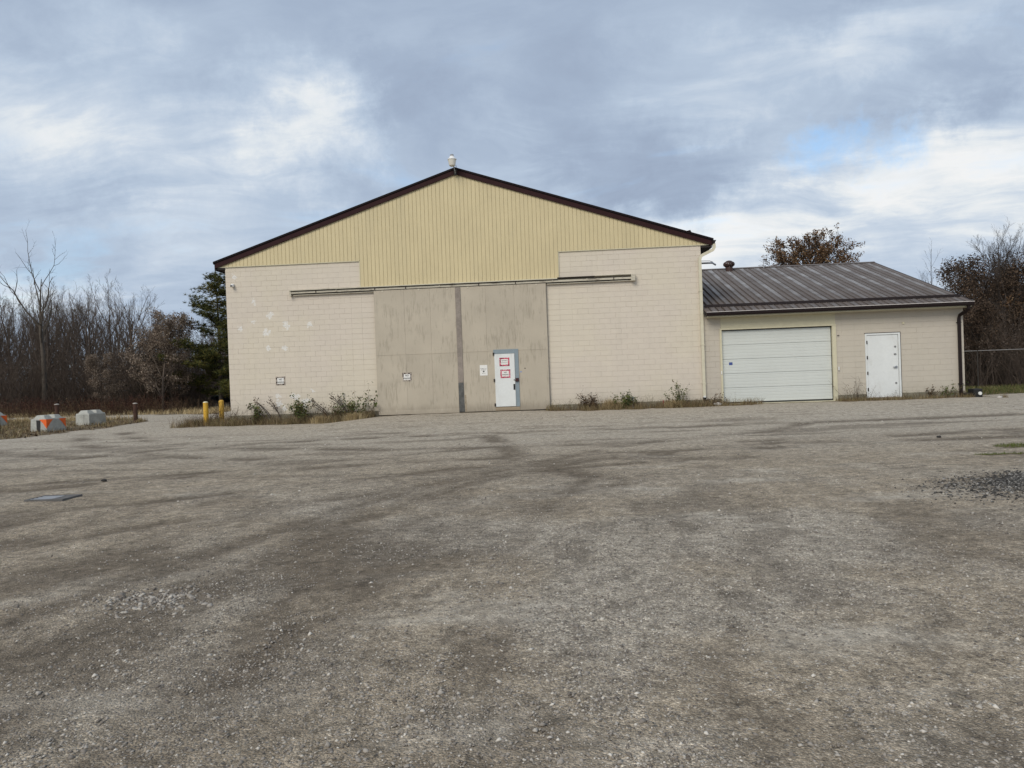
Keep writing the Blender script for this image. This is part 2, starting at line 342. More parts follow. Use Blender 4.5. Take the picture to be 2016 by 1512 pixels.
def np_obj(name, V, Fc, mat, parent=None, loc=(0, 0, 0), nv=3):
    """mesh object from numpy arrays (faces all with nv corners)"""
    me = bpy.data.meshes.new(name); V = np.asarray(V, dtype=np.float32); Fc = np.asarray(Fc, dtype=np.int32)
    me.vertices.add(len(V)); me.vertices.foreach_set('co', V.ravel())
    me.loops.add(Fc.size); me.loops.foreach_set('vertex_index', Fc.ravel())
    me.polygons.add(len(Fc)); me.polygons.foreach_set('loop_start', np.arange(0, Fc.size, nv, dtype=np.int32))
    me.update(calc_edges=True); me.materials.append(MATS[mat])
    o = bpy.data.objects.new(name, me); col.objects.link(o); o.location = loc
    if parent is not None: o.parent = parent
    return o

# ------------------------------------------------------------------ terrain
rngn = np.random.default_rng(7)
_lat = rngn.random((256, 256))
def vnoise(x, y):
    xi = np.floor(x).astype(int); yi = np.floor(y).astype(int); fx = x-xi; fy = y-yi; fx = fx*fx*(3-2*fx); fy = fy*fy*(3-2*fy)
    g = lambda a, b: _lat[a % 256, b % 256]
    return (g(xi, yi)*(1-fx)+g(xi+1, yi)*fx)*(1-fy) + (g(xi, yi+1)*(1-fx)+g(xi+1, yi+1)*fx)*fy
def fbm(x, y, o=4):
    s = 0; a = .5
    for i in range(o): s = s + a*vnoise(x*2**i+17.3*i, y*2**i+5.1*i); a *= .5
    return s/(1-.5**o)
def sst(v, a, b):
    t = np.clip((v-a)/(b-a), 0, 1); return t*t*(3-2*t)
def ground_z(x, y):
    x = np.asarray(x, float); y = np.asarray(y, float)
    z = -.10 + .10*sst(y, -28, -10)
    z = z + .13*sst(y, -9, -1)*sst(x, 3.8, 6.2)*(1-sst(x, 27.5, 29.5)*.7)*(1-sst(y, 4, 9))
    z = z + .04*np.exp(-((x-9.2)/3.6)**4)*sst(y, -3, -.2)*(1-sst(y, .5, 2))
    z = z + .34*np.exp(-((x-20.0)/1.6)**2-((y+19.9)/.9)**2)
    z = z + .05*(fbm(x*.35, y*.35, 3)-.5) * (1-.6*sst(y, -3, -.5)*(x > -1)*(x < 28.5)) + .022*(fbm(x*1.7+9, y*1.7, 3)-.5)
    return z
def seg_dist(x, y, pts):
    dmin = np.full(np.shape(x), 1e9)
    for (x0, y0), (x1, y1) in zip(pts[:-1], pts[1:]):
        vx, vy = x1-x0, y1-y0; t = np.clip(((x-x0)*vx+(y-y0)*vy)/(vx*vx+vy*vy), 0, 1)
        dmin = np.minimum(dmin, np.hypot(x-x0-t*vx, y-y0-t*vy))
    return dmin
LANE = [(-2.5, -9), (-3.2, -3), (-3.6, 2), (-4.6, 6.5), (-7.5, 10.5), (-13, 13.3), (-22, 15.5), (-40, 18)]
LANE2 = [(-4.6, 6.5), (-5.5, 14), (-6.5, 22)]
def yard_mask(x, y):
    """1 on bare gravel, 0 where grass grows"""
    w = (fbm(x*.55, y*.55, 4)-.5)*2.2; w2 = (fbm(x*1.6+5, y*1.6+8, 4)-.5)*2.4
    left = -6.0 - .06*np.clip(-y-4, 0, 100)*4 + w*.5
    m = sst(x, left-.3, left+.5) * (1-sst(y, -1.2, .6)*(x < 28)) 
    m = m * (1 - sst(y, 3.2+w*.6, 4.4+w*.6))
    rgt = (x > 27.6) & (y > -2)
    m = np.where(rgt, 1-sst(y, 2.4+w*.6, 3.6+w*.6), m)
    lane = np.maximum(1-sst(seg_dist(x, y, LANE), 1.7+w*.25, 2.4+w*.25), 1-sst(seg_dist(x, y, LANE2), .9, 1.7))
    m = np.maximum(m, lane)
    # weedy strips at the foot of the walls and round the bollards
    def strip(x0, x1, y0, y1): return sst(x, x0-.5, x0+.5)*(1-sst(x, x1-.5, x1+.5))*sst(y, y0-.35+w*.35+w2*.4, y0+.55+w*.35+w2*.4)*(1-sst(y, y1, y1+1))
    g = np.maximum.reduce([strip(-1.9, 5.5, -1.1, 1.0), strip(12.7, 18.6, -1.0, 1), strip(18.4, 19.7, -1.15, -.6)*.7, strip(23.1, 24.2, -.85, 1), strip(24.3, 27.9, -.65, 1)*.8, strip(27.8, 29.2, -.3, 2)*.7])
    m = m*(1-g)
    # mossy tongues at the right
    for cx, cy, rx, ry in ((21.4, -15.5, 1.1, .36), (20.1, -16.6, .7, .10)):
        m = m*(1-.95*np.exp(-(((x-cx)/rx)**4+((y-cy+w*.06)/ry)**2)))
    return np.clip(m, 0, 1)
TRACKS = [([(10.1, -27), (10.1, -25.7), (10.2, -24.6), (10.0, -23.8), (10.2, -22.3), (10.4, -21.0), (10.7, -20.1), (11.6, -17.9), (13.4, -15.6), (17, -13.6), (24, -12)], .20),
          ([(8.6, -26), (8.9, -24.1), (9.3, -22.8), (9.6, -21.8), (9.9, -20.6), (11.0, -18.0), (13.5, -14.2)], .19), ([(9.7, -26), (9.7, -24.6), (9.7, -23.3), (9.4, -21)], .15), ([(10.8, -27.5), (10.8, -26.2), (10.9, -25.8), (11.0, -24.9), (10.7, -22.8), (11.4, -20.4), (12.2, -19.6), (14, -18.2)], .16),
          ([(-5, -10), (0, -15), (4.0, -17.6), (5.1, -16.8), (7.4, -15.8), (9.8, -15.0), (11.8, -14.9), (16, -14.4), (24, -13.5)], .26), ([(2, -21.5), (6.0, -19.6), (7.2, -18.8), (8.7, -17.9), (10.1, -17.0), (11.1, -16.3), (15, -15)], .20),
          ([(-4, -9), (1.7, -12.3), (3.1, -10.3), (6.2, -9.5), (8.7, -8.8), (11.2, -8.6), (16, -8.8), (25, -8)], .35), ([(7, -22), (8.1, -20.6), (8.9, -19.9), (9.7, -19.2), (10.6, -18.3), (11.6, -17.4), (13.2, -16.5), (16.2, -15.6)], .18),
          ([(16.2, -13.1), (18.1, -12.9), (20.1, -12.9), (23.4, -12.8)], .22), ([(11.8, -15.6), (12.8, -17.0), (14.0, -18.2), (14.9, -18.8)], .15), ([(10.9, -9.5), (11.6, -12.4), (12.0, -15.0), (13.2, -17.4), (14.3, -18.2)], .28),
          ([(13, -12), (11.7, -12.4), (10.7, -13.2), (8.8, -14.1), (7.2, -15.4), (4, -16.6)], .22), ([(11.1, -26.8), (11.1, -25.3), (11.2, -24.2)], .13), ([(12.6, -27.5), (12.4, -24), (12.5, -21), (13.2, -18)], .12),
          ([(-4, -3), (-1, -8), (3.5, -12.2), (8, -14.4)], .28), ([(-2.6, -3), (.4, -7.2), (4.5, -10.8), (9, -12.6), (14, -12.8)], .28), ([(19.4, -8.5), (17.8, -11), (13.5, -13.4)], .25)]
def streaks(x, y):
    s = 0
    near = sst(-y, 15.5, 19.5)
    for pts, w in TRACKS:
        dd = seg_dist(x + .10*(fbm(x*1.4, y*1.4, 3)-.5), y + .10*(fbm(x*1.4+40, y*1.4, 3)-.5), pts); s = np.maximum(s, np.exp(-(dd/(w*1.2))**2.5))
    br = .2+.8*sst(fbm(x*1.3+3, y*1.0+11, 4), .35, .57)
    s = s*br*.95
    far = sst(fbm(x*.50+31, y*1.6+7, 5), .54, .68)*.6*sst(-y, 4, 8)*(1-near)
    nr = sst(fbm(x*2.4+31, y*.8+7, 5), .52, .68)*.55*near
    s = np.maximum(s, np.maximum(far, nr))
    # brown bare soil in the lower left of the yard
    s = np.maximum(s, sst(fbm(x*1.5+5, y*.75+51, 4), .40, .62)*sst(12.6-x+.30*(y+26), .3, 2.4)*sst(-y, 17, 21)*.9)
    s = np.maximum(s, 1.3*np.exp(-((x-19.5)/1.75)**4-((y+19.85+.25*(fbm(x*2, y*2, 3)-.5))/.9)**4))
    return np.clip(s, 0, 1)
def coarse(x, y):
    c = sst(fbm(x*.6+71, y*.6+3, 4), .42, .60)*sst(x-(10.9-.25*(y+28)), -1.5, 1.5)*sst(-y, 15, 21)
    c = np.maximum(c, .45*sst(fbm(x*.9+13, y*.9+33, 4), .5, .66))
    return np.clip(c, 0, 1)

def axis_coords(lo, hi, step, far):
    a = list(np.arange(lo, hi+1e-6, step)); s = step; x = lo
    left = []
    while x > -far: s *= 1.28; x -= s; left.append(x)
    s = step; x = hi; right = []
    while x < far: s *= 1.28; x += s; right.append(x)
    return np.array(left[::-1] + a + right)
gx = axis_coords(-14, 32, .17, 900); gy = axis_coords(-30.5, 8, .17, 900)
GX, GY = np.meshgrid(gx, gy); fx_, fy_ = GX.ravel(), GY.ravel()
GZ = ground_z(fx_, fy_); ym = yard_mask(fx_, fy_); stv = streaks(fx_, fy_); cov = coarse(fx_, fy_)
GZ = GZ - .018*stv*(ym > .5) + (1-ym)*.03*(fbm(fx_*3, fy_*3, 3)-.3)
nx, ny = len(gx), len(gy); idx = np.arange(nx*ny).reshape(ny, nx)
gf = np.stack([idx[:-1, :-1], idx[:-1, 1:], idx[1:, 1:], idx[1:, :-1]], -1).reshape(-1, 4)

m, t, b = new_mat('ground')
p = pos(t); at_ = t.n('ShaderNodeAttribute', attribute_name='mask'); sc = t.n('ShaderNodeSeparateColor', {0: at_.outputs['Color']})
mg, ms, mc = sc.outputs[0], sc.outputs[1], sc.outputs[2]
v1 = t.n('ShaderNodeTexVoronoi', {'Vector': p, 'Scale': 75.0, 'Randomness': 1.0}); v2 = t.n('ShaderNodeTexVoronoi', {'Vector': p, 'Scale': 34.0})
v3 = t.n('ShaderNodeTexVoronoi', {'Vector': p, 'Scale': 160.0})
r1 = t.n('ShaderNodeSeparateColor', {0: v1.outputs['Color']}).outputs[0]; r2_ = t.n('ShaderNodeSeparateColor', {0: v2.outputs['Color']}); r3 = t.n('ShaderNodeSeparateColor', {0: v3.outputs['Color']}).outputs[1]
stone_c = t.ramp(r1, [(0, (.04, .034, .029)), (.3, (.125, .111, .095)), (.65, (.275, .248, .214)), (.88, (.43, .39, .34)), (1, (.70, .65, .575))])
fine_c = t.mix(r3, (.17, .143, .112, 1), (.385, .335, .272, 1))
nz = t.noise(p, 1.1, 6, .62); nz2 = t.noise(p, 9.0, 5, .65); nz3 = t.noise(t.scale(p, (.45, 1.1, 1)), .8, 6, .6)
stone_amt = t.math('ADD', t.math('MULTIPLY_ADD', nz2, 1.6, -.50), t.math('MULTIPLY', mc, 0.55), clamp=True)
c = t.mix(t.math('MULTIPLY', stone_amt, t.step(r3, .1, .5)), fine_c, stone_c)
c = t.mix(t.math('MULTIPLY', t.step(r2_.outputs[0], .74, .76), t.step(v2.outputs['Distance'], .36, .30)), c, t.ramp(r2_.outputs[1], [(0, (.07, .068, .066)), (.6, (.24, .23, .22)), (1, (.42, .40, .37))]))
# dusty light drifts, stone shading put in by distance, damp brown soil
sp1 = t.math('MULTIPLY_ADD', t.noise(p, 26.0, 6, .8), 2.3, -.15); sp2 = t.math('MULTIPLY_ADD', t.noise(p, 4.5, 6, .7), .9, .55)
spk = t.math('MULTIPLY', t.math('MULTIPLY', sp1, sp2), 1.22)
c = t.vmath('MULTIPLY', c, t.n('ShaderNodeCombineXYZ', {0: spk, 1: t.math('MULTIPLY', spk, .955), 2: t.math('MULTIPLY', spk, .87)}).outputs[0])
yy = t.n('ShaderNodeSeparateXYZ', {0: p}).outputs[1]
dry = t.math('MULTIPLY', t.step(t.math('ADD', yy, t.math('MULTIPLY', nz, 5.0)), -16.0, -6.0), 1.0)  # paler towards the building: dry gravel plus lit stone tops put into the colour
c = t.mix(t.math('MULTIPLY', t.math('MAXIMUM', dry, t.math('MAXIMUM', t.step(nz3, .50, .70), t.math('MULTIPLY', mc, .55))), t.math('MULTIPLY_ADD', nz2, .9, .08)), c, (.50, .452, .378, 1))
soil = t.math('MULTIPLY', ms, t.step(t.math('ADD', t.math('MULTIPLY', nz2, .6), t.math('MULTIPLY', nz, .4)), .28, .50))
c = t.mix(t.math('MULTIPLY', soil, .84), c, t.mix(nz2, (.070, .054, .039, 1), (.150, .118, .084, 1)))
c = t.mix(t.math('MULTIPLY', t.step(nz, .55, .72), .30), c, (.125, .10, .074, 1))
nearf = t.step(yy, -17.0, -20.5)
stn = t.mix(nearf, t.noise(t.scale(p, (.55, 2.1, 1)), 1.15, 8, .66), t.noise(t.scale(p, (2.0, .7, 1)), 1.3, 8, .66))
stroke = t.math('MULTIPLY', t.step(stn, .545, .62), t.step(t.noise(p, .35, 3), .42, .58))
c = t.mix(t.math('MULTIPLY', stroke, .42), c, (.105, .085, .064, 1))
grit = t.math('MAXIMUM', t.math('MULTIPLY_ADD', t.noise(p, 8.0, 9, .86), 3.7, -.85), .25)
c = t.vmath('MULTIPLY', c, t.n('ShaderNodeCombineXYZ', {0: grit, 1: grit, 2: grit}).outputs[0])
gcol = t.ramp(t.noise(p, 2.5, 6, .65), [(.3, (.075, .056, .036)), (.5, (.14, .108, .068)), (.7, (.21, .172, .115))])
c = t.mix(t.math('SUBTRACT', 1.0, t.step(t.math('ADD', mg, t.math('MULTIPLY_ADD', nz2, .5, -.25)), .3, .7)), c, gcol)
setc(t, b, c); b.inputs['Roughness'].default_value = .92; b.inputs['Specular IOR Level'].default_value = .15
h = t.math('ADD', t.math('MULTIPLY', v1.outputs['Distance'], -.7), t.math('ADD', t.math('MULTIPLY', v3.outputs['Distance'], -.25), t.math('MULTIPLY', nz2, .9)))
bump(t, b, h, .8, .02)

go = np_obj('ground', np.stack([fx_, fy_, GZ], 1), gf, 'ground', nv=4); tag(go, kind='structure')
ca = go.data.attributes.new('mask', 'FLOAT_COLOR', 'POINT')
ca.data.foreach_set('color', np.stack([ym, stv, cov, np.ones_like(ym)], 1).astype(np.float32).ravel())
for p_ in go.data.polygons: p_.use_smooth = True
def gz1(x, y): return float(ground_z(np.array([x]), np.array([y]))[0])
#@@BUILDING
# ------------------------------------------------------------------ warehouse
random.seed(5)
WH = thing('warehouse', (9.15, 0, 0), 'large cream concrete-block warehouse with tan ribbed gable and big plywood sliding doors', 'warehouse')
wall = MB().box(0.0, 5.86, .012, .2, .30, 6.17).box(5.86, 12.46, .012, .2, .25, 6.17).box(12.46, 18.29, .012, .2, .30, 6.17).build('front_wall', 'joint_paint', WH)
def bond(x0, x1, z0, z1, running=True, L=.4064, H=.2):
    out = []; n = int(round((z1-z0)/H))
    for i in range(n):
        za, zb = z0+i*H, z0+(i+1)*H
        if not running: out.append((x0, x1, za, zb)); continue
        x = x0; first = L if i % 2 == 0 else L/2
        xs = [x0]; x = x0+first
        while x < x1-.09: xs.append(x); x += L
        xs.append(x1)
        out += [(a, c_, za, zb) for a, c_ in zip(xs[:-1], xs[1:])]
    return out
def block_mb(w, h, g=.0017, c=.0035):
    m_ = MB(); x0, x1, z0, z1 = g*.5, w-g*.5, g, h-g; cx = c*.55
    m_.v = [(x0, .02, z0), (x1, .02, z0), (x1, .02, z1), (x0, .02, z1), (x0, .0045, z0), (x1, .0045, z0), (x1, .0045, z1), (x0, .0045, z1), (x0+cx, 0, z0+c), (x1-cx, 0, z0+c), (x1-cx, 0, z1-c), (x0+cx, 0, z1-c)]
    m_.f = [(0,1,5,4),(1,2,6,5),(2,3,7,6),(3,0,4,7),(4,5,9,8),(5,6,10,9),(6,7,11,10),(7,4,8,11),(8,9,10,11)]
    return m_
def lay_blocks(rects, parent, mat, limit=300):
    org = parent['_o']; cache = {}
    rects = sorted(rects, key=lambda r: -((r[1]-r[0])*(r[3]-r[2])) / ((r[0]-CAM.x)**2 + CAM.y**2))
    rest = MB()
    for i, (a, c_, za, zb) in enumerate(rects):
        w, h = round(c_-a, 3), round(zb-za, 3); yo = random.uniform(-.002, .001)
        jv = random.choices((0, 1, 2), (.55, .33, .12))[0]; jw = ((.0007, .0014), (.0013, .0028), (.002, .0045))[jv]; key = (w, h, jv)
        if i < limit:
            if key not in cache:
                o = block_mb(w, h, *jw).build('concrete_block', mat, parent, org=(0, 0, 0)); cache[key] = o.data
            else:
                o = bpy.data.objects.new('concrete_block', cache[key]); col.objects.link(o); o.parent = parent
            o.location = (a-org[0], yo-org[1], za-org[2]); o.rotation_euler = (random.gauss(0, .004), 0, random.gauss(0, .0015))
        else:
            bm_ = block_mb(w, h, *jw); n = len(rest.v)
            rest.v += [(x+a, y+yo, z+za) for x, y, z in bm_.v]; rest.f += [tuple(n+k for k in q) for q in bm_.f]
    if rest.v: tag(rest.build('concrete_blocks', mat, parent), kind='stuff')
rects = bond(0, 4.93, .35, 6.15) + bond(4.93, 5.34, .35, 6.15, False) + bond(5.34, 5.855, .35, 4.95, False) + bond(12.465, 12.96, .35, 4.95, False) + bond(12.96, 13.42, .35, 6.15, False) + bond(13.42, 18.29, .35, 6.15)
lay_blocks(rects, wall, 'block_paint')
sw = MB().box(0, .2, .2, 24, -.3, 6.3).box(18.09, 18.29, .2, 24, -.3, 6.3).box(.2, 18.09, 23.8, 24, -.3, 6.3)
sw.extr([(0, 6.3), (18.29, 6.3), (9.15, 9.3)], 1, 23.8, 24).build('side_and_back_walls', 'block_paint', WH)
for x0, x1 in ((-.02, 5.84), (12.48, 18.29)): MB().box(x0, x1, -.03, .011, -.4, .35).build('foundation', 'foundation', WH)
MB().box(5.84, 12.48, -.17, .011, -.4, .145).build('door_threshold', 'foundation', WH)
# gable siding: one board after the other
def rake_z(x): return 9.38 - abs(x-9.165)*(9.38-6.245)/9.5
sid = MB().extr([(-.32, 6.17), (18.65, 6.17), (18.65, rake_z(18.65)+.05), (9.165, 9.43), (-.32, rake_z(-.32)+.05)], 1, -.012, .010).box(5.34, 12.96, -.012, .010, 5.14, 6.17).build('gable_siding', 'joint_paint', WH)
x = -.30; SP = .1524
while x < 18.62:
    a, c_ = x, min(x+SP, 18.64); z0 = 5.15 if (a > 5.28 and c_ < 13.0) else 6.155
    za, zb = rake_z(a+.005)+.03, rake_z(c_-.005)+.03
    g = .004
    if za > z0+.02 and zb > z0+.02:
        m_ = MB(); m_.v = [(a+g, -.012, z0), (c_-g, -.012, z0), (c_-g, -.012, zb), (a+g, -.012, za), (a+g, -.030, z0), (c_-g, -.030, z0), (c_-g, -.030, zb), (a+g, -.030, za), (a+g+.008, -.038, z0), (c_-g-.014, -.036, z0), (c_-g-.014, -.036, zb), (a+g+.008, -.038, za)]
        m_.f = [(0,1,5,4),(1,2,6,5),(3,0,4,7),(4,5,9,8),(5,6,10,9),(7,4,8,11),(8,9,10,11),(2,3,7,6),(6,7,11,10)]
        if a < 9.165 < c_:
            m_.v[3] = (a+g, -.012, 9.38); m_.v[7] = (a+g, -.03, 9.38); m_.v[11] = (a+g+.008, -.038, 9.38)
        m_.build('siding_board', 'siding', sid)
    x += SP
for x0, x1 in ((-.30, 5.33), (12.97, 18.62)): MB().box(x0, x1, -.045, .008, 6.128, 6.152).build('siding_trim', 'trim_cream', WH)
MB().box(5.345, 12.955, -.05, .008, 5.115, 5.148).box(5.318, 5.342, -.045, .004, 5.12, 6.125).box(12.958, 12.982, -.045, .004, 5.12, 6.125).build('siding_trim', 'trim_cream', WH)
# roof, rake boards, eaves
SL = (9.51-6.355)/9.545; PK = 9.165
def rz(x): return 9.51 - abs(x-PK)*SL
roof = MB()
for s_, xe in ((-1, -.42), (1, 18.76)):
    roof.extr([(PK, 9.50), (xe, rz(xe)-.01), (xe, rz(xe)-.08), (PK, 9.43)], 1, -.11, 24.3)
roof = roof.build('roof', 'fascia_dark', WH)
for s_, xe in ((-1, -.36), (1, 18.70)):
    MB().extr([(PK, 9.435), (xe, rz(xe)-.075), (xe, rz(xe)-.255), (PK, 9.255)], 1, -.10, -.042).build('rake_board', 'fascia', WH)
    MB().extr([(PK, 9.515), (xe-.06*(1 if s_ < 0 else -1), rz(xe)+.0), (xe-.06*(1 if s_ < 0 else -1), rz(xe)-.068), (PK, 9.447)], 1, -.135, -.112).build('rake_trim', 'fascia_dark', WH)
MB().box(-.36, -.002, -.04, 24, 6.06, 6.12).box(-.38, -.34, -.09, 24, 6.02, 6.30).build('eave_soffit', 'soffit', WH)
MB().box(18.292, 18.68, -.04, 24, 6.04, 6.12).box(18.64, 18.70, -.09, 24, 6.02, 6.30).build('eave_soffit', 'soffit', WH)
MB().extr([(18.71, 6.29), (18.86, 6.29), (18.80, 6.17), (18.72, 6.15)], 1, -.12, 24.2).build('gutter', 'gutter_brown', WH)
MB().extr([(17.72, rz(17.72)-.01), (18.0, rz(18.0)-.005), (17.93, rz(17.9)+.10)], 1, -.04, .01).build('roof_bracket', 'fascia_dark', WH)
ds = MB().ribbon([(18.78, -.06, 6.17), (18.785, -.06, 6.02), (18.74, -.06, 5.94), (18.33, -.075, 5.75), (18.26, -.08, 5.68), (18.235, -.08, 5.58), (18.235, -.08, .55), (18.235, -.09, .44)], .105, .09).build('downspout', 'downspout_cream', WH)
for z in (4.4, 2.4, .95): MB().box(18.165, 18.305, -.135, -.01, z, z+.03).build('strap', 'downspout_cream', ds)
MB().box(18.185, 18.29, -.145, -.03, .36, .44).build('downspout_outlet', 'rubber_black', ds)
MB().box(18.195, 18.28, -.135, -.04, .44, .50).build('downspout_cuff', 'pvc', ds)
# sliding door track
tr = MB().box(2.60, 15.70, -.03, .006, 4.915, 5.14).build('door_track', 'track_paint', WH)
MB().extr([(-.03, 5.138), (-.215, 5.112), (-.215, 5.09), (-.03, 5.112)], 0, 2.59, 12.9).build('track_hood', 'track_paint', tr)
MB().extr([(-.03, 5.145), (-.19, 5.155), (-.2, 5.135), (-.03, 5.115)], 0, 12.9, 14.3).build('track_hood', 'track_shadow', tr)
MB().extr([(-.03, 5.16), (-.20, 5.165), (-.21, 5.145), (-.03, 5.13)], 0, 14.3, 15.68).build('track_hood', 'track_paint', tr)
MB().box(2.62, 15.70, -.145, -.032, 5.035, 5.06).build('track_rail', 'track_paint', tr)
MB().box(2.62, 15.70, -.155, -.135, 4.985, 5.036).build('track_rail', 'track_paint', tr)
MB().box(2.70, 5.85, -.10, -.032, 4.915, 4.945).build('track_rail', 'track_paint', tr)
MB().box(12.5, 15.70, -.10, -.032, 4.915, 4.945).build('track_rail', 'track_paint', tr)
MB().box(2.66, 15.64, -.031, -.028, 4.95, 5.10).build('track_shade_strip', 'track_shadow', tr)  # flat dark sheet painted as the shadow line under the hood
MB().box(2.57, 2.64, -.17, -.02, 4.90, 5.13).build('track_stop', 'track_paint', tr)
MB().cbox(15.66, 15.82, -.21, -.02, 4.90, 5.16, .012).build('track_stop', 'track_paint', tr)
for x in (3.6, 4.4, 5.9, 7.1, 8.4, 9.9, 11.3, 12.7, 14.0, 15.0): MB().box(x, x+.03, -.175, -.156, 4.99, 5.075).build('track_bracket', 'hinge_dark' if int(x) % 2 else 'track_paint', tr)
# the two sliding doors, sheet by sheet
Y0, Y1 = -.125, -.055
def sliding(name, xs, zmid, z0, z1, kick, lab):
    dr = MB().box(xs[0]+.004, xs[-1]-.004, Y0+.02, Y1, z0+.004, z1-.004).build(name, 'astragal', WH); dr['label'] = lab
    for a, c_ in zip(xs[:-1], xs[1:]):
        MB().cbox(a+.0012, c_-.0012, Y0, Y0+.018, zmid+.005, z1, .003).build('plywood_sheet', 'plywood', dr)
        MB().cbox(a+.0012, c_-.0012, Y0, Y0+.018, z0+kick, zmid-.005, .003).build('plywood_sheet', 'plywood', dr)
    MB().box(xs[0], xs[-1], Y0-.008, Y0+.01, zmid-.006, zmid+.014).build('flashing_strip', 'plywood', dr)
    return dr
dl = sliding('sliding_door', (5.86, 7.02, 8.02, 9.07), 2.48, .20, 4.965, .14, 'left sliding door of weathered grey-beige plywood')
MB().extr([(-.16, .185), (-.10, .185), (-.10, .345), (-.127, .345)], 0, 5.90, 9.0).build('kick_board', 'plywood', dl)
dr = sliding('sliding_door', (9.075, 10.15, 11.24, 12.46), 2.48, .20, 4.965, .0, 'right sliding door of weathered plywood with a small white door in it')
MB().cbox(9.0, 9.20, -.155, -.126, 1.32, 4.955, .004).build('astragal_strip', 'astragal', dr)
MB().cbox(9.0, 9.20, -.158, -.126, .21, 1.315, .004).build('metal_kick_strip', 'bare_metal', dr)
MB().box(9.24, 9.28, -.128, -.1255, .22, .85).build('bare_wood_scar', 'wood_sill', dr)
for x in (6.2, 7.6, 8.7, 9.5, 10.9, 12.1): MB().tube([(x, -.135, 4.93), (x, -.12, 4.93)], .035, 10).build('roller_bolt', 'track_paint', dl if x < 9 else dr)
pf = MB().box(10.375, 11.325, -.150, -.127, 2.365, 2.525).box(11.185, 11.325, -.150, -.127, .345, 2.365).build('wicket_frame', 'frame_grey', dr)
MB().box(10.40, 11.32, -.14, -.127, .205, .335).build('wicket_sill', 'wood_sill', dr)
pd = MB().cbox(10.41, 11.175, -.162, -.127, .355, 2.355, .006).build('wicket_door', 'door_white', dr)
for z in (2.36, 1.36, .43): MB().box(10.355, 10.415, -.172, -.13, z-.055, z+.055).build('hinge', 'hinge_dark', pd)
MB().cbox(11.10, 11.165, -.178, -.163, .98, 1.20, .01).build('pull_handle', 'rubber_black', pd)
MB().cbox(11.19, 11.31, -.20, -.151, 1.29, 1.42, .006).build('padlock_box', 'lock_maroon', pd)
MB().tube([(11.12, -.175, 1.36), (11.20, -.175, 1.36)], .02, 8).build('bolt', 'steel_grey', pd)
MB().box(11.36, 11.44, -.1275, -.126, 1.63, 1.67).build('paint_smear', 'blue_smear', dr)
MB().tube([(11.56, -.135, 1.78), (11.56, -.126, 1.78)], .022, 8).build('bolt', 'hinge_dark', dr)

# ------------------------------------------------------------------ annex
AX = thing('garage_annex', (23.0, 0, 0), 'low beige block annex with brown ribbed metal roof beside the warehouse', 'building')
aw = MB().box(18.295, 18.93, .012, .2, .3, 3.5).box(18.93, 23.12, .06, .2, 2.99, 3.5).box(23.12, 24.165, .012, .2, .3, 3.5).box(24.165, 25.425, .012, .2, 2.585, 3.5).box(25.425, 27.70, .012, .2, .3, 3.5).build('front_wall', 'joint_paint', AX)
rects = bond(18.295, 18.925, .35, 3.55) + bond(23.12, 23.34, .35, 3.55, False) + bond(23.34, 23.80, .35, 3.55, False)
for (a, c_, za, zb) in bond(23.80, 27.70, .35, 3.55):
    if zb <= 2.6 and c_ > 24.165 and a < 25.425:
        if a < 24.10: rects.append((a, 24.165, za, zb))
        if c_ > 25.49: rects.append((25.425, c_, za, zb))
    else: rects.append((a, c_, za, zb))
lay_blocks(rects, aw, 'annex_paint')
MB().box(18.295, 18.49, .2, 16.3, -.3, 3.5).box(27.5, 27.70, .2, 16.3, -.3, 3.5).box(18.49, 27.5, 16.1, 16.3, -.3, 3.5).extr([(0.2, 3.5), (16.3, 3.5), (8.2, 6.0)], 0, 27.52, 27.68).build('side_and_back_walls', 'annex_paint', AX)
for x0, x1 in ((18.295, 18.93), (23.12, 24.19), (25.40, 27.72)): MB().box(x0, x1, -.03, .011, -.4, .35).build('foundation', 'foundation', AX)
MB().box(18.93, 23.12, -.06, .2, -.4, .165).build('garage_sill', 'trim_cream', AX)
MB().box(24.19, 25.40, -.06, .011, -.4, .185).build('door_step', 'foundation', AX)
# overhead door: five sections, ribbed
MB().box(18.93, 23.12, -.004, .05, 2.93, 3.52).build('lintel_plate', 'trim_cream', AX)
MB().box(18.885, 18.955, -.045, .14, .165, 2.93).build('jamb_trim', 'trim_cream', AX)
MB().box(22.985, 23.125, -.045, .14, .165, 2.93).build('jamb_trim', 'trim_cream', AX)
MB().box(18.885, 23.125, -.05, .14, 2.932, 2.985).build('head_trim', 'trim_cream', AX)
gd = MB().box(18.955, 22.985, .12, .13, .17, 2.93).build('overhead_door', 'garage_white', AX)
gz0, gh = .215, (2.90-.215)/5
for i in range(5):
    za, zb = gz0+i*gh+.005, gz0+(i+1)*gh-.005; prof = [(.12, za), (.085, za), (.08, za+.01)]
    nr = 4
    for k in range(nr):
        z = za + (zb-za)*(k+.75)/(nr+.4); prof += [(.08, z-.012), (.085, z-.004), (.085, z+.004), (.08, z+.012)]
    prof += [(.08, zb-.012), (.087, zb), (.12, zb)]
    MB().extr(prof, 0, 18.965, 22.965).build('door_section', 'garage_white', gd)
MB().box(22.968, 22.984, .07, .10, .2, 2.9).box(18.957, 18.964, .08, .10, .2, 2.9).build('side_seal', 'rubber_black', gd)
MB().box(18.96, 22.98, .076, .11, .185, .214).build('bottom_seal', 'rubber_black', gd)
MB().box(18.96, 22.98, .06, .10, 2.903, 2.931).build('top_seal', 'rubber_black', gd)
MB().box(19.215, 19.345, .0765, .079, 1.61, 1.715).build('maker_sticker', 'sticker_blue', gd)
for x in (18.89, 23.165): MB().cbox(x, x+.035, -.07, -.04, 1.27, 1.40, .006).build('door_sensor', 'camera_white', AX)
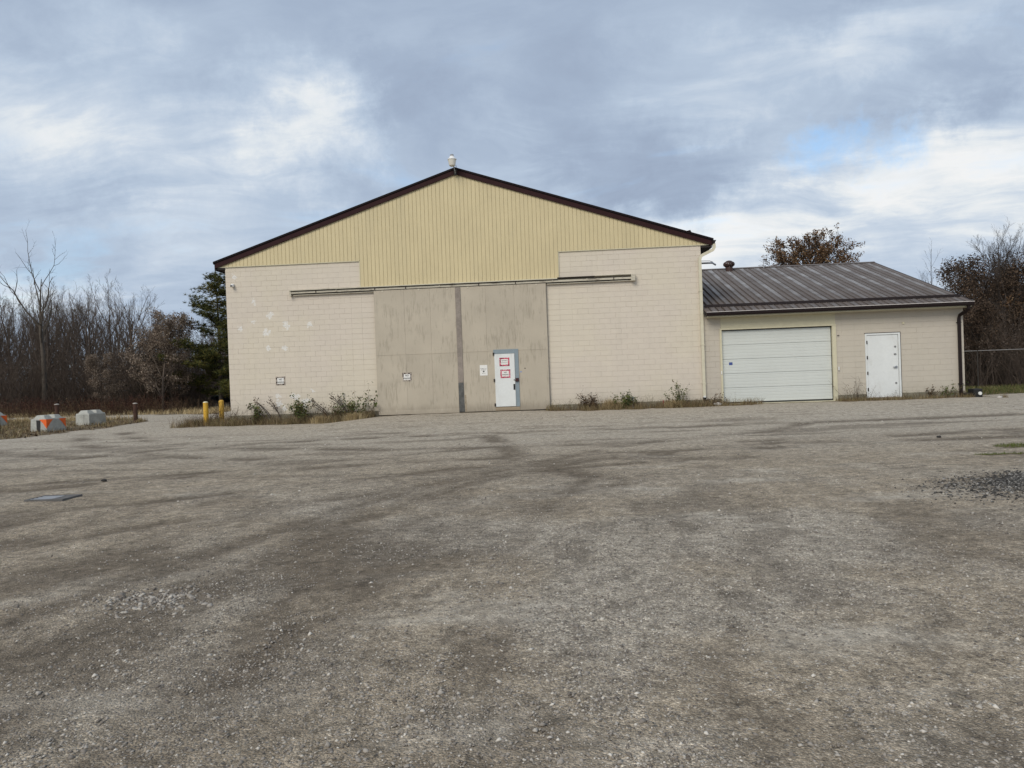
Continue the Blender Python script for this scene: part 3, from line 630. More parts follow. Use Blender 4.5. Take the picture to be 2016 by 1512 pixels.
# man door
fd = MB().box(24.165, 24.225, -.035, .10, .19, 2.585).box(25.355, 25.425, -.035, .10, .19, 2.585).box(24.225, 25.355, -.035, .10, 2.525, 2.585).build('door_frame', 'door_white', AX)
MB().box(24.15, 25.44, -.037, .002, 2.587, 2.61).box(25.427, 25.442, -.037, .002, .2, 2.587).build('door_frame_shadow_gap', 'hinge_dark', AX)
md = MB().cbox(24.235, 25.345, -.012, .05, .215, 2.515, .005).build('man_door', 'door_white', AX)
for z in (2.26, 1.70, 1.12, .52): MB().box(24.205, 24.245, -.045, -.01, z-.06, z+.06).build('hinge', 'hinge_dark', md)
for z, w in ((2.07, .035), (.73, .035)): MB().tube([(25.24, -.03, z), (25.24, -.01, z)], w, 12).build('deadbolt', 'steel_grey', md)
MB().box(25.19, 25.27, -.035, -.01, 1.77, 1.82).build('bolt_plate', 'steel_grey', md)
lv = MB().tube([(25.255, -.05, 1.32), (25.255, -.01, 1.32)], .045, 12).build('handle', 'chrome', md)
MB().box(25.14, 25.255, -.075, -.05, 1.305, 1.335).build('lever', 'chrome', lv)
MB().box(24.19, 25.40, -.05, -.013, .188, .21).build('door_sill', 'wood_sill', AX)
MB().cbox(25.53, 25.60, -.03, -.002, 2.88, 2.96, .004).build('wall_box', 'trim_cream', AX)
MB().tube([(23.16, -.05, 2.56), (23.24, -.03, 2.57)], .012, 6).build('wall_stub', 'hinge_dark', AX)
# roof panels
EY, EZ, RY, RZ = -.47, 3.60, 8.1, 6.23
rs = (RZ-EZ)/(RY-EY)
ar = MB().extr([(EY+.03, EZ-.03), (RY, RZ-.03), (16.7, EZ-.03), (16.7, EZ-.13), (RY, RZ-.15), (EY+.03, EZ-.13)], 0, 18.30, 27.76).build('roof', 'roof_seam_shade', AX)
N = 39; PW = (27.80-18.30)/N
for i in range(N):
    a, c_ = 18.30+i*PW, 18.30+(i+1)*PW; g = .018
    def S(x, s, h): return (x, EY+(RY-EY)*s, EZ+(RZ-EZ)*s+h)
    m_ = MB(); xs = [a+g, a+g+.012, a+g+.03, c_-g-.03, c_-g-.012, c_-g]; hs = [-.02, .022, 0, 0, .022, -.02]
    m_.v = [S(x, s, h) for s in (0, 1) for x, h in zip(xs, hs)]; m_.f = [(k, k+1, k+7, k+6) for k in range(5)] + [(5, 4, 3, 2, 1, 0)]
    m_.build('roof_panel', 'roof_panel_chalky' if i % 3 == 1 else 'roof_panel', ar)
MB().extr([(RY-.16, RZ-.02), (RY, RZ+.045), (RY+.16, RZ-.02), (RY, RZ+.02)], 0, 18.30, 27.83).build('ridge_cap', 'roof_panel', ar)
MB().extr([(16.75, EZ-.02), (RY+.05, RZ), (RY+.05, RZ-.03), (16.75, EZ-.05)], 0, 18.30, 27.80).build('rear_roof_sheet', 'roof_panel', ar)
MB().extr([(EY, EZ+.012), (RY, RZ+.012), (RY, RZ-.16), (EY, EZ-.14)], 0, 27.805, 27.84).build('rake_trim', 'gutter_brown', AX)
sb = .085; yb, zb_ = EY+(RY-EY)*sb, EZ+(RZ-EZ)*sb
MB().extr([(yb-.04, zb_+.005), (yb-.02, zb_+.10), (yb+.03, zb_+.10), (yb+.10, zb_+.035)], 0, 18.42, 27.74).build('snow_guard', 'gutter_brown', ar)
MB().box(18.40, 27.79, -.44, .009, 3.40, 3.455).build('eave_soffit', 'trim_cream', AX)
gt = MB().extr([(EY+.02, 3.575), (EY-.12, 3.575), (EY-.115, 3.50), (EY-.09, 3.45), (EY+.02, 3.44)], 0, 18.32, 27.82).build('gutter', 'gutter_brown', AX)
MB().box(18.32, 27.82, EY-.136, EY-.112, 3.572, 3.589).build('gutter_lip_glint', 'gutter_lip_glint', gt)
d2 = MB().ribbon([(27.66, -.50, 3.45), (27.66, -.49, 3.34), (27.63, -.40, 3.27), (27.52, -.12, 3.12), (27.51, -.09, 3.02), (27.51, -.085, .22), (27.54, -.09, .14), (27.62, -.10, .12)], .095, .08).build('downspout', 'gutter_brown', AX)
for z in (2.85, .60): MB().box(27.445, 27.575, -.14, -.005, z, z+.03).build('strap', 'gutter_brown', d2)

# ------------------------------------------------------------------ things fixed to or standing by the buildings
def sign(name, x0, x1, z0, z1, yf, border, lines, label, cat='sign'):
    o = thing(name, ((x0+x1)/2, yf, z0), label, cat); w, hh = x1-x0, z1-z0
    MB().box(x0, x1, yf-.006, yf, z0, z1).build('sheet', 'paper', o)
    if border:
        bw = .055
        MB().box(x0, x1, yf-.008, yf-.0062, z1-bw, z1).box(x0, x1, yf-.008, yf-.0062, z0, z0+bw).box(x0, x0+bw, yf-.008, yf-.0062, z0+bw, z1-bw).box(x1-bw, x1, yf-.008, yf-.0062, z0+bw, z1-bw).build('border', border, o)
    for (txt, cz, size) in lines:
        if txt.startswith('~'):
            m_ = MB(); n = int(txt[1:]); rr = random.Random(n); tw = size*.62*n; x = (x0+x1)/2-tw/2
            for k in range(n):
                if rr.random() < .12: x += size*.6; continue
                m_.box(x, x+size*.13, yf-.0085, yf-.0066, cz-size*.36, cz+size*rr.choice((.2, .36))); m_.box(x+size*.13, x+size*.45, yf-.0085, yf-.0066, cz+size*rr.choice((-.36, -.05, .1)), cz+size*.2)
                x += size*.62
            m_.build('lettering', 'ink', o)
        elif txt == '<3':
            pts = [(size*.5*(16*math.sin(a)**3)/16, size*.5*(13*math.cos(a)-5*math.cos(2*a)-2*math.cos(3*a)-math.cos(4*a))/16) for a in np.linspace(0, 2*math.pi, 22, endpoint=False)]
            MB().extr([((x0+x1)/2+a, cz+c_) for a, c_ in pts], 1, yf-.0085, yf-.0066).build('emblem', 'ink', o)
        else:
            cu = bpy.data.curves.new('lettering', 'FONT'); cu.body = txt; cu.size = size; cu.align_x = 'CENTER'; cu.align_y = 'CENTER'; cu.extrude = .0008; cu.offset = .0012
            to = bpy.data.objects.new('lettering', cu); col.objects.link(to)
            dg = bpy.context.evaluated_depsgraph_get(); me = bpy.data.meshes.new_from_object(to.evaluated_get(dg)); bpy.data.objects.remove(to)
            me.materials.clear(); me.materials.append(MATS['ink']); mo = bpy.data.objects.new('lettering', me); col.objects.link(mo)
            mo.parent = o; mo.rotation_euler = (math.pi/2, 0, 0); mo.location = (0, -.0085, cz-z0)
    return o
sign('no_parking_sign', 1.85, 2.22, 1.48, 1.81, -.004, 'border_brown', [('NO', 1.695, .085), ('PARKING', 1.59, .07)], 'white NO PARKING sign with dark spotted border on the cream block wall')
sign('no_parking_sign', 6.85, 7.21, 1.45, 1.78, -.126, 'border_brown', [('NO', 1.665, .085), ('PARKING', 1.56, .07)], 'white NO PARKING sign with dark spotted border on the left sliding door')
sign('notice', 10.60, 10.98, 1.89, 2.21, -.163, 'border_red', [('~8', 2.095, .042), ('~9', 2.02, .042)], 'upper red-bordered notice on the small white door')
sign('no_parking_sign', 10.62, 11.0, 1.44, 1.76, -.163, 'border_red', [('NO', 1.645, .065), ('PARKING', 1.56, .055)], 'lower red-bordered NO PARKING sign on the small white door')
sign('paper_notice', 9.84, 10.13, 1.56, 1.96, -.126, None, [('~11', 1.825, .034), ('~10', 1.775, .034), ('<3', 1.715, .07), ('~6', 1.65, .034)], 'plain white paper notice with a black emblem left of the small door')

L = thing('security_camera', (.30, 0, 5.41), 'small white security camera high on the left corner of the warehouse', 'security camera')
MB().lathe([(.055, -.01), (.06, .0), (.06, .05), (.045, .06)], .30, -.05, 5.42, 12).build('mount', 'camera_white', L)
MB().cbox(.255, .345, -.20, -.03, 5.36, 5.43, .01).build('housing', 'camera_white', L)
MB().cbox(.268, .332, -.215, -.2, 5.362, 5.418, .01).build('lens', 'rubber_black', L)

L = thing('yard_light', (9.15, 0, 9.3), 'round white yard light on a bracket at the gable peak', 'lamp')
MB().tube([(9.19, -.14, 9.27), (9.19, -.30, 9.33), (9.17, -.42, 9.46), (9.14, -.46, 9.60)], .022, 8).build('bracket_arm', 'lamp_grey', L)
MB().box(9.13, 9.23, -.16, -.136, 9.20, 9.42).build('bracket_plate', 'stone_dark', L)
MB().tube([(9.23, -.16, 9.36), (9.27, -.30, 9.32), (9.25, -.40, 9.52)], .009, 6).build('cable', 'rubber_black', L)
MB().lathe([(.08, 0), (.115, .03), (.158, .235), (.165, .25)], 9.12, -.46, 9.46, 20).build('lens_bowl', 'lamp_lens', L, smooth=False)
MB().lathe([(.172, .0), (.172, .02), (.12, .06), (.09, .10), (.085, .13)], 9.12, -.46, 9.705, 20).build('housing', 'camera_white', L)
MB().lathe([(.068, 0), (.07, .06), (.055, .075)], 9.12, -.46, 9.83, 12).build('photocell', 'lamp_grey', L)

L = thing('exhaust_pipe', (18.3, 1.2, 5.55), 'thin metal exhaust pipe sticking out of the warehouse side above the annex roof', 'pipe')
MB().tube([(18.3, 1.2, 5.62), (18.92, 1.2, 5.62), (18.98, 1.2, 5.60), (19.08, 1.2, 5.53)], .035, 10).build('pipe', 'galvanized', L, smooth=True)
MB().tube([(18.3, 1.2, 5.72), (18.85, 1.2, 5.70), (18.97, 1.2, 5.65)], .012, 6).build('brace_wire', 'steel_grey', L)
MB().box(18.292, 18.31, 1.08, 1.32, 5.48, 5.76).build('wall_plate', 'galvanized', L)

vx, vy = 20.98, 7.6
L = thing('roof_vent', (vx, vy, 6.05), 'rust-brown round turbine vent on the annex roof ridge', 'roof vent')
MB().lathe([(.17, 0), (.17, .22)], vx, vy, 6.02, 16).build('vent_collar', 'turbine', L)
for k in range(16):
    a = 2*math.pi*k/16; pts = []
    for r_, z in ((.16, 0), (.25, .07), (.27, .14), (.24, .22), (.13, .28)):
        aa = a+z*1.2; pts.append((vx+r_*math.cos(aa), vy+r_*math.sin(aa), 6.24+z))
    m_ = MB(); n = len(pts); m_.v = pts + [(vx+(q[0]-vx)*math.cos(.34)-(q[1]-vy)*math.sin(.34), vy+(q[0]-vx)*math.sin(.34)+(q[1]-vy)*math.cos(.34), q[2]) for q in [(vx+(p_[0]-vx)*.93, vy+(p_[1]-vy)*.93, p_[2]) for p_ in pts]]
    m_.f = [(i, i+n, i+n+1, i+1) for i in range(n-1)]; m_.build('turbine_vane', 'turbine', L)
MB().lathe([(.15, 0), (.12, .03), (.03, .05)], vx, vy, 6.51, 16).build('vent_cap', 'turbine', L)
MB().tube([(22.66, 7.9, 6.1), (22.66, 7.9, 6.55)], .02, 6).build('vent_stub', 'galvanized', AX)

L = thing('drain_basin', (27.88, -.35, 0), 'black plastic drain pipe box with white outlet at the annex downspout', 'drain')
zg = gz1(27.9, -.4)
MB().cbox(27.74, 28.05, -.52, -.10, zg-.05, zg+.30, .03).build('box', 'rubber_black', L)
MB().tube([(27.94, -.56, zg+.14), (27.94, -.50, zg+.14)], .062, 14).build('outlet', 'pvc', L)
MB().tube([(27.58, -.12, zg+.12), (27.80, -.2, zg+.12)], .05, 10).build('inlet', 'rubber_black', L)

L = thing('vent_pipe', (15.55, -.35, 0), 'short white pipe with grey cap standing in the grass by the warehouse wall', 'pipe')
zg = gz1(15.55, -.3)
MB().tube([(15.55, -.3, zg-.1), (15.55, -.3, zg+.36)], .035, 10).build('riser', 'pvc', L)
MB().tube([(15.55, -.3, zg+.36), (15.55, -.3, zg+.42)], .06, 10).build('cap', 'lamp_grey', L)
MB().box(15.53, 15.57, -.34, -.33, zg+.14, zg+.2).build('mark', 'ink', L)
L = thing('marker_stake', (16.65, -.35, 0), 'short red-painted marker stake in the grass by the warehouse wall', 'stake')
zg = gz1(16.65, -.35); MB().extr([(16.63, zg-.1), (16.675, zg-.1), (16.69, zg+.26), (16.665, zg+.30), (16.65, zg+.25)], 1, -.365, -.335).build('stake', 'red_paint', L)

# bollards
for (x, y, h_, mt, lab) in ((-.93, -.15, .93, 'bollard_yellow', 'clean yellow bollard with pale domed cap, the left one of the pair'), (-.62, .55, .97, 'bollard_worn', 'scuffed yellow bollard with flaking paint nearest the warehouse corner')):
    z = gz1(x, y); L = thing('bollard', (x, y, z), lab, 'bollard', 'yellow bollards at the warehouse corner')
    MB().lathe([(.095, -.2), (.095, h_-.03)], x, y, z, 20).build('post', mt, L, smooth=False)
    MB().lathe([(.0955, h_-.03), (.085, h_-.008), (.05, h_+.008), (.01, h_+.012)], x, y, z, 20).build('cap', 'bollard_cap' if mt == 'bollard_yellow' else mt, L)
# rusty posts
for (x, y, h_, r_, lab) in ((-6.84, 5.2, .86, .095, 'rusty brown post standing alone at the bend of the lane'), (-10.9, 5.6, .92, .095, 'rusty brown post between the two nearer concrete blocks'), (-7.02, -3.3, .90, .08, 'dark rusty post cut off by the left edge of the picture')):
    z = gz1(x, y); L = thing('steel_post', (x, y, z), lab, 'post', 'rusty posts along the lane')
    MB().lathe([(r_, -.2), (r_*.98, h_)], x, y, z, 14).build('post', 'rust', L); MB().lathe([(r_+.004, h_), (r_+.004, h_+.03), (.02, h_+.045)], x, y, z, 14).build('cap', 'stone_pale', L)
# big concrete barrier blocks
def barrier(x, y, rz_, lab, orange, post=False):
    z = gz1(x, y)-.05; L = thing('barrier_block', (x, y, z), lab, 'concrete block', 'concrete blocks along the lane'); L.rotation_euler = (0, 0, rz_)
    w, l_, h_ = .35, .52, .58; m_ = MB()
    n = 0; sec = [(0, w, l_), (h_-.05, w*.97, l_*.97), (h_, w*.90, l_*.94)]
    for zz, a, c_ in sec: m_.v += [(-a, -c_, zz), (a, -c_, zz), (a, c_, zz), (-a, c_, zz)]
    for i in range(2):
        for j in range(4): m_.f.append((i*4+j, i*4+(j+1) % 4, (i+1)*4+(j+1) % 4, (i+1)*4+j))
    m_.f += [(3, 2, 1, 0), (8, 9, 10, 11)]; m_.build('body', 'concrete_block', L, org=(0, 0, 0))
    for cy in (-.27, .27):
        k = MB(); k.v = [(-.25, cy-.20, h_-.005), (.25, cy-.20, h_-.005), (.25, cy+.20, h_-.005), (-.25, cy+.20, h_-.005), (-.16, cy-.12, h_+.13), (.16, cy-.12, h_+.13), (.16, cy+.12, h_+.13), (-.16, cy+.12, h_+.13)]
        k.f = [(0,1,5,4),(1,2,6,5),(2,3,7,6),(3,0,4,7),(4,5,6,7)]; k.build('key', 'concrete_block', L, org=(0, 0, 0))
    if not orange: pass
    MB().tube([(0, -.05, h_), (0, -.04, h_+.10), (0, .04, h_+.10), (0, .05, h_)], .012, 6).build('lifting_eye', 'rust', L, org=(0, 0, 0))
    MB().box(-.08, .08, -l_-.006, -l_+.02, .02, h_-.06).build('groove_strip', 'stone_dark' if post else 'concrete_block', L, org=(0, 0, 0))
    if orange:
        a, c_ = w*.985+.008, l_*.985+.008
        for cx, cy, sx, sy in orange:
            e = .30
            q = MB(); X, Y_ = cx*a, cy*c_
            q.v = [(X, Y_, h_-.03), (X-cx*e, Y_, h_-.03), (X-cx*e*.5, Y_, h_-.18), (X, Y_, h_-.40), (X, Y_-cy*e*1.2, h_-.03), (X, Y_-cy*e*.6, h_-.2), (X-cx*.012, Y_-cy*.012, h_-.03)]
            q.f = [(0, 1, 2, 3), (0, 3, 5, 4)]; q.build('orange_corner', 'orange_paint', L, org=(0, 0, 0))
    return L
barrier(-7.45, .0, R(-5), 'pale concrete block with bright orange corners and dark groove, nearest the lane edge', [(1, -1, 1, 1), (1, 1, 1, 1)], True)
barrier(-8.20, 3.95, R(-8), 'plain pale concrete block without paint, farthest right of the three', None)
barrier(-13.85, 5.2, R(-6), 'pale concrete block with one orange corner at the left picture edge', [(1, 1, 1, 1)])

# half hidden hull behind the corner
L = thing('covered_boat', (-10.5, 27, 0), 'low dark hull with teal cover half hidden behind the warehouse corner', 'boat')
bx, by = -13.4, 27.0
hv = MB(); 
for i, (xx, hw, zk) in enumerate(((0, .05, .62), (.5, .45, .45), (1.4, .8, .36), (4.6, .85, .34))):
    hv.v += [(bx+xx, by-hw, .80+.02*i), (bx+xx, by-hw*.7, zk), (bx+xx, by+hw*.7, zk), (bx+xx, by+hw, .80+.02*i)]
for i in range(3):
    for j in range(4): hv.f.append((i*4+j, i*4+(j+1) % 4, (i+1)*4+(j+1) % 4, (i+1)*4+j))
hv.f += [(3, 2, 1, 0), (12, 13, 14, 15)]; hv.build('hull', 'dark_hull', L)
MB().extr([(bx+1.1, .86), (bx+4.6, .87), (bx+4.6, 1.12), (bx+2.2, 1.07)], 1, by-.75, by+.75).build('cover', 'teal_light', L)
MB().extr([(bx+.4, .80), (bx+1.15, .83), (bx+2.2, 1.05), (bx+1.0, .89)], 1, by-.6, by+.6).build('cover', 'teal', L)
MB().box(bx+1.6, bx+1.8, by-.5, by+.5, -.2, .38).box(bx+3.6, bx+3.8, by-.5, by+.5, -.2, .38).build('support', 'rust', L)

# storm drain
z = gz1(5.43, -18.43)+.012
L = thing('storm_drain', (5.43, -18.43, z), 'steel storm drain grate set into the gravel yard', 'drain grate')
MB().box(5.14, 5.72, -18.66, -18.62, z-.05, z+.008).box(5.14, 5.72, -18.24, -18.20, z-.05, z+.008).box(5.14, 5.18, -18.62, -18.24, z-.05, z+.008).box(5.68, 5.72, -18.62, -18.24, z-.05, z+.008).build('frame', 'grate_dark', L)
MB().box(5.18, 5.68, -18.62, -18.24, z-.06, z-.045).build('pit', 'rubber_black', L)
for k in range(4): MB().box(5.18, 5.50, -18.605+k*.094, -18.562+k*.094, z-.03, z+.004).build('bar', 'galvanized', L)
MB().box(5.50, 5.68, -18.62, -18.24, z-.03, z+.002).build('cover_plate', 'grate_dark', L)

# chain-link fence at the right
L = thing('chain_link_fence', (38, 10, 0), 'chain-link fence with pale top rail before the dark brush at the right', 'fence')
fa, fb = Vector((28.5, 11.6, 0)), Vector((50, 9.0, 0)); dv = (fb-fa).normalized(); nseg = 8
for i in range(nseg+1):
    q = fa.lerp(fb, i/nseg); z0 = gz1(q.x, q.y); MB().tube([(q.x, q.y, z0-.2), (q.x, q.y, z0+1.95)], .03, 8).build('post', 'fence_wire', L)
q0, q1 = fa, fb
MB().tube([(fa.x, fa.y, 1.92), (fa.lerp(fb, .5).x, fa.lerp(fb, .5).y, 1.90), (fb.x, fb.y, 1.93)], .02, 8).build('top_rail', 'fence_rail', L)
ch = MB(); tot = (fb-fa).length; hh = 1.85; sp_ = .16; k = -hh
while k < tot:
    for sgn in (0, 1):
        a0, a1 = (k, k+hh) if sgn == 0 else (k+hh, k)
        z0_, z1_ = .05, .05+hh; s0, s1 = max(0, min(tot, a0)), max(0, min(tot, a1))
        if abs(s0-s1) < .05: continue
        zz0 = z0_+hh*(s0-a0)/(a1-a0); zz1 = z0_+hh*(s1-a0)/(a1-a0)
        p0 = fa+dv*s0; p1 = fa+dv*s1; w = .0025; n = len(ch.v)
        ch.v += [(p0.x, p0.y, zz0-w), (p1.x, p1.y, zz1-w), (p1.x, p1.y, zz1+w), (p0.x, p0.y, zz0+w)]; ch.f.append((n, n+1, n+2, n+3))
    k += sp_
tag(ch.build('wire_mesh', 'fence_wire', L), kind='stuff')
#@@NATURE
# ------------------------------------------------------------------ vegetation generators
def rot_to(dv):
    dv = dv/np.linalg.norm(dv); a = np.array([0., 0, 1]) if abs(dv[2]) < .9 else np.array([1., 0, 0])
    u = np.cross(dv, a); u /= np.linalg.norm(u); return u, np.cross(dv, u)
class Tubes:
    def __init__(s): s.V = []; s.F = []; s.n = 0; s.tips = []
    def add(s, pts, rad, k):
        pts = np.asarray(pts); m_ = len(pts)
        tg = pts[-1]-pts[0]; u, v = rot_to(tg); an = np.arange(k)*2*math.pi/k
        ring = np.cos(an)[:, None]*u + np.sin(an)[:, None]*v
        V = (pts[:, None, :] + np.asarray(rad)[:, None, None]*ring[None]).reshape(-1, 3)
        i = np.arange(m_-1)[:, None]*k; j = np.arange(k)[None]; j2 = (j+1) % k
        F_ = np.stack([i+j, i+j2, i+k+j2, i+k+j], -1).reshape(-1, 4)+s.n
        s.V.append(V); s.F.append(F_); s.n += len(V)
    def arrays(s): return np.concatenate(s.V), np.concatenate(s.F)
def grow(T, rg, p, dr, L_, r, lev, spec):
    sp = spec[lev]; n = sp['seg']; pts = [p]; dv = dr/np.linalg.norm(dr)
    for i in range(n):
        dv = dv + rg.normal(0, sp['wob'], 3) + np.array([0, 0, sp['up']]); dv /= np.linalg.norm(dv)
        pts.append(pts[-1]+dv*L_/n)
    pts = np.array(pts); rad = np.linspace(r, max(r*sp['tap'], .003), n+1); T.add(pts, rad, sp['k'])
    if lev+1 >= len(spec):
        T.tips.append(pts[-1]); T.tips.append(pts[n//2]); return
    nx_ = spec[lev+1]; cnt = nx_['n'] if isinstance(nx_['n'], int) else rg.integers(nx_['n'][0], nx_['n'][1]+1)
    for c_ in range(cnt):
        t = nx_['t0'] + (1-nx_['t0'])*(c_+rg.random())/cnt; fi = t*n; i = min(int(fi), n-1); q = pts[i]+(pts[i+1]-pts[i])*(fi-i)
        tg = pts[i+1]-pts[i]; tg = tg/np.linalg.norm(tg); u, v = rot_to(tg); a = c_*2.4+rg.random()*1.2; an = nx_['ang']*(.75+.5*rg.random())
        nd = tg*math.cos(an) + (u*math.cos(a)+v*math.sin(a))*math.sin(an)
        ll = nx_['len']*L_*(.6+.7*rg.random())*(1-nx_.get('fade', .45)*t)
        grow(T, rg, q, nd, ll, max(np.interp(t, [0, 1], [r, rad[-1]])*nx_['rr'], .0045), lev+1, spec)
def leaf_cards(rg, pts, n, spread, size, drop=0.0):
    """n small two-triangle bent leaves scattered round pts"""
    c_ = pts[rg.integers(0, len(pts), n)] + rg.normal(0, spread, (n, 3)) - np.array([0, 0, drop])
    a = rg.normal(0, 1, (n, 3)); a /= np.linalg.norm(a, axis=1)[:, None]; b_ = np.cross(a, rg.normal(0, 1, (n, 3))); b_ /= np.linalg.norm(b_, axis=1)[:, None]
    s_ = size*(.6+.8*rg.random(n))[:, None]; nn = np.cross(a, b_)*s_*.25
    V = np.stack([c_-a*s_, c_+b_*s_*.55+nn, c_+a*s_, c_-b_*s_*.55+nn], 1).reshape(-1, 3)
    return V, np.arange(n*4).reshape(-1, 4)
def lv(n=0, seg=3, wob=.1, up=.05, tap=.5, k=3, t0=.3, ang=.7, len_=.5, rr=.5, fade=.45): return dict(n=n, seg=seg, wob=wob, up=up, tap=tap, k=k, t0=t0, ang=ang, len=len_, rr=rr, fade=fade)
BARE = [lv(seg=6, wob=.05, up=.04, tap=.30, k=7), lv((10, 12), 6, .09, .13, .30, 5, .12, .62, .80, .55, .50), lv((7, 8), 4, .12, .12, .4, 4, .18, .55, .46, .5), lv((6, 7), 3, .15, .12, .5, 3, .12, .55, .50, .55), lv((4, 5), 2, .16, .10, .5, 3, .10, .5, .58, .8)]
def bare_tree(seed, h_, r, spec=BARE, trunk=.80):
    rg = np.random.default_rng(seed); T = Tubes(); grow(T, rg, np.array([0, 0, -.15]), np.array([rg.normal(0, .05), rg.normal(0, .05), 1.]), h_*trunk, r, 0, spec)
    return T
def mesh_of(name, V, F_, mat, nv=4):
    o = np_obj(name, V, F_, mat, nv=nv); me = o.data; bpy.data.objects.remove(o); return me
def place(me_list, name, loc, rz_, sc_, label, cat, group=None):
    o = thing(name, loc, label, cat, group); o.rotation_euler = (0, 0, rz_); o.scale = (sc_, sc_, sc_)
    for nm, me in me_list:
        c_ = bpy.data.objects.new(nm, me); col.objects.link(c_); c_.parent = o
    return o
ORD = ['first', 'second', 'third', 'fourth', 'fifth', 'sixth', 'seventh', 'eighth', 'ninth', 'tenth', 'eleventh', 'twelfth', 'thirteenth', 'fourteenth', 'fifteenth', 'sixteenth', 'seventeenth', 'eighteenth', 'nineteenth', 'twentieth']
def split_tree(T, nm_trunk='trunk', nm_crown='branches', mat='bark_bare'):
    """first tube = trunk, the rest = branches"""
    V0, F0 = T.V[0], T.F[0]; V1 = np.concatenate(T.V[1:]); F1 = np.concatenate(T.F[1:])-len(V0)
    return [(nm_trunk, mesh_of(nm_trunk, V0, F0, mat)), (nm_crown, mesh_of(nm_crown, V1, F1, mat))]
TV = [bare_tree(100+i, 10.0, .17) for i in range(5)]
variants = [split_tree(T) for T in TV]
dark_variants = []
for vv in variants:
    l2 = []
    for nm, me in vv:
        m2 = me.copy(); m2.materials.clear(); m2.materials.append(MATS['bark_dark']); l2.append((nm, m2))
    dark_variants.append(l2)

# left wood: front row of bare trees
rg = random.Random(3)
row = [(-33.5, 27, 10.2), (-31.2, 29, 10.0), (-29.6, 26, 9.3), (-27.9, 28.5, 9.8), (-26.2, 27, 9.4), (-24.4, 29, 9.9), (-22.9, 27, 9.5), (-21.3, 29, 9.7), (-19.8, 27, 9.0), (-18.4, 28.5, 8.4), (-17.3, 26.5, 7.2), (-16.2, 28, 6.4), (-14.9, 29, 5.6)]
for i, (x, y, h_) in enumerate(row):
    place(variants[i % 5], 'bare_tree', (x, y, gz1(x, y)), rg.uniform(0, 6.28), h_/10.9, 'leafless grey-brown tree, %s from the left in the wood behind the concrete blocks' % ORD[i], 'tree', 'bare trees of the left wood')
def merged(arrs, spots, seed):
    rr = random.Random(seed); VV, FF, n = [], [], 0
    for (x, y, z, s_, sz) in spots:
        V, F_ = arrs[rr.randrange(len(arrs))]; a = rr.uniform(0, 6.28); c_, s0 = math.cos(a), math.sin(a)
        W = np.stack([V[:, 0]*c_-V[:, 1]*s0, V[:, 0]*s0+V[:, 1]*c_, V[:, 2]], 1)*np.array([s_, s_, sz]) + np.array([x, y, z])
        VV.append(W); FF.append(F_+n); n += len(V)
    return np.concatenate(VV), np.concatenate(FF)
rr = random.Random(9)
for i in range(36):
    y = rr.uniform(31, 46); x = rr.uniform(-30-.85*(y-20), -14.2-.30*(y-31)); top = 1.0 if x < -20-.55*(y-29) else .72
    place(variants[i % 5], 'bare_tree', (x, y, 0), rr.uniform(0, 6.28), rr.uniform(.86, 1.04)*top, 'leafless tree deep in the left wood, behind its front row', 'tree', 'bare trees deep in the left wood')

# tall dead tree
DEAD = [lv(seg=9, wob=.055, up=.03, tap=.10, k=9), lv(8, 6, .13, .12, .22, 6, .40, .58, .50, .85, .30), lv((5, 6), 4, .2, .08, .35, 4, .25, .7, .42, .75), lv((2, 3), 3, .22, .05, .4, 3, .3, .7, .45, .6)]
T = bare_tree(43, 12.4, .24, DEAD, .86); place(split_tree(T, mat='bark_dead'), 'dead_tree', (-23.5, 22.8, 0), .4, .91, 'tall dead tree with bare forked limbs rising above the left wood', 'tree')
# brown-leaved young tree beside the pine
SHR = [lv(seg=5, wob=.08, up=.04, tap=.35, k=6), lv((10, 13), 4, .12, .10, .4, 4, .08, .7, .62, .55, .4), lv((6, 7), 3, .15, .08, .4, 3, .2, .65, .5, .55), lv((4, 6), 2, .16, .06, .5, 3, .2, .6, .5, .7)]
def leafy(seed, h_, r, nleaf, size, leafmat, bark, spread=.16, trunk=.8, spec=None, thr=.36):
    T = bare_tree(seed, h_, r, spec or SHR, trunk); V0 = split_tree(T, mat=bark); rg_ = np.random.default_rng(seed+1)
    tips = np.array(T.tips); keep = fbm(tips[:, 0]*.9+seed, tips[:, 2]*.9+tips[:, 1]*.5, 3) > thr
    Vl, Fl = leaf_cards(rg_, tips[keep], nleaf, spread, size); return V0 + [('crown', mesh_of('crown', Vl, Fl, leafmat))]
tan_tree = leafy(55, 7.0, .10, 13000, .055, 'leaf_tan', 'bark_bare')
place(tan_tree, 'tan_leaved_tree', (-12.9, 19.0, 0), .3, .92, 'young tree holding pale brown leaves in front of the pine', 'tree')
place(tan_tree, 'tan_leaved_tree', (-13.6, 21.5, 0), 2.1, .78, 'smaller pale brown-leaved tree left of the pine, behind the lane bend', 'tree')
place(tan_tree, 'tan_leaved_tree', (-17.6, 20.0, 0), 4.0, .55, 'low shrubby tree with thin pale brown leaves in the left wood', 'tree')
OAK = [lv(seg=6, wob=.06, up=.03, tap=.3, k=7), lv((20, 22), 5, .12, .07, .35, 5, .12, .95, .72, .5, .40), lv((8, 10), 4, .16, .06, .4, 3, .2, .75, .48, .5), lv((5, 6), 2, .18, .06, .5, 3, .2, .65, .5, .65)]
oak1 = leafy(61, 9.0, .20, 24000, .07, 'leaf_oak', 'bark_dark', .22, .72, OAK, .3); oak2 = leafy(62, 9.0, .18, 24000, .065, 'leaf_dark', 'bark_dark', .22, .74, OAK)
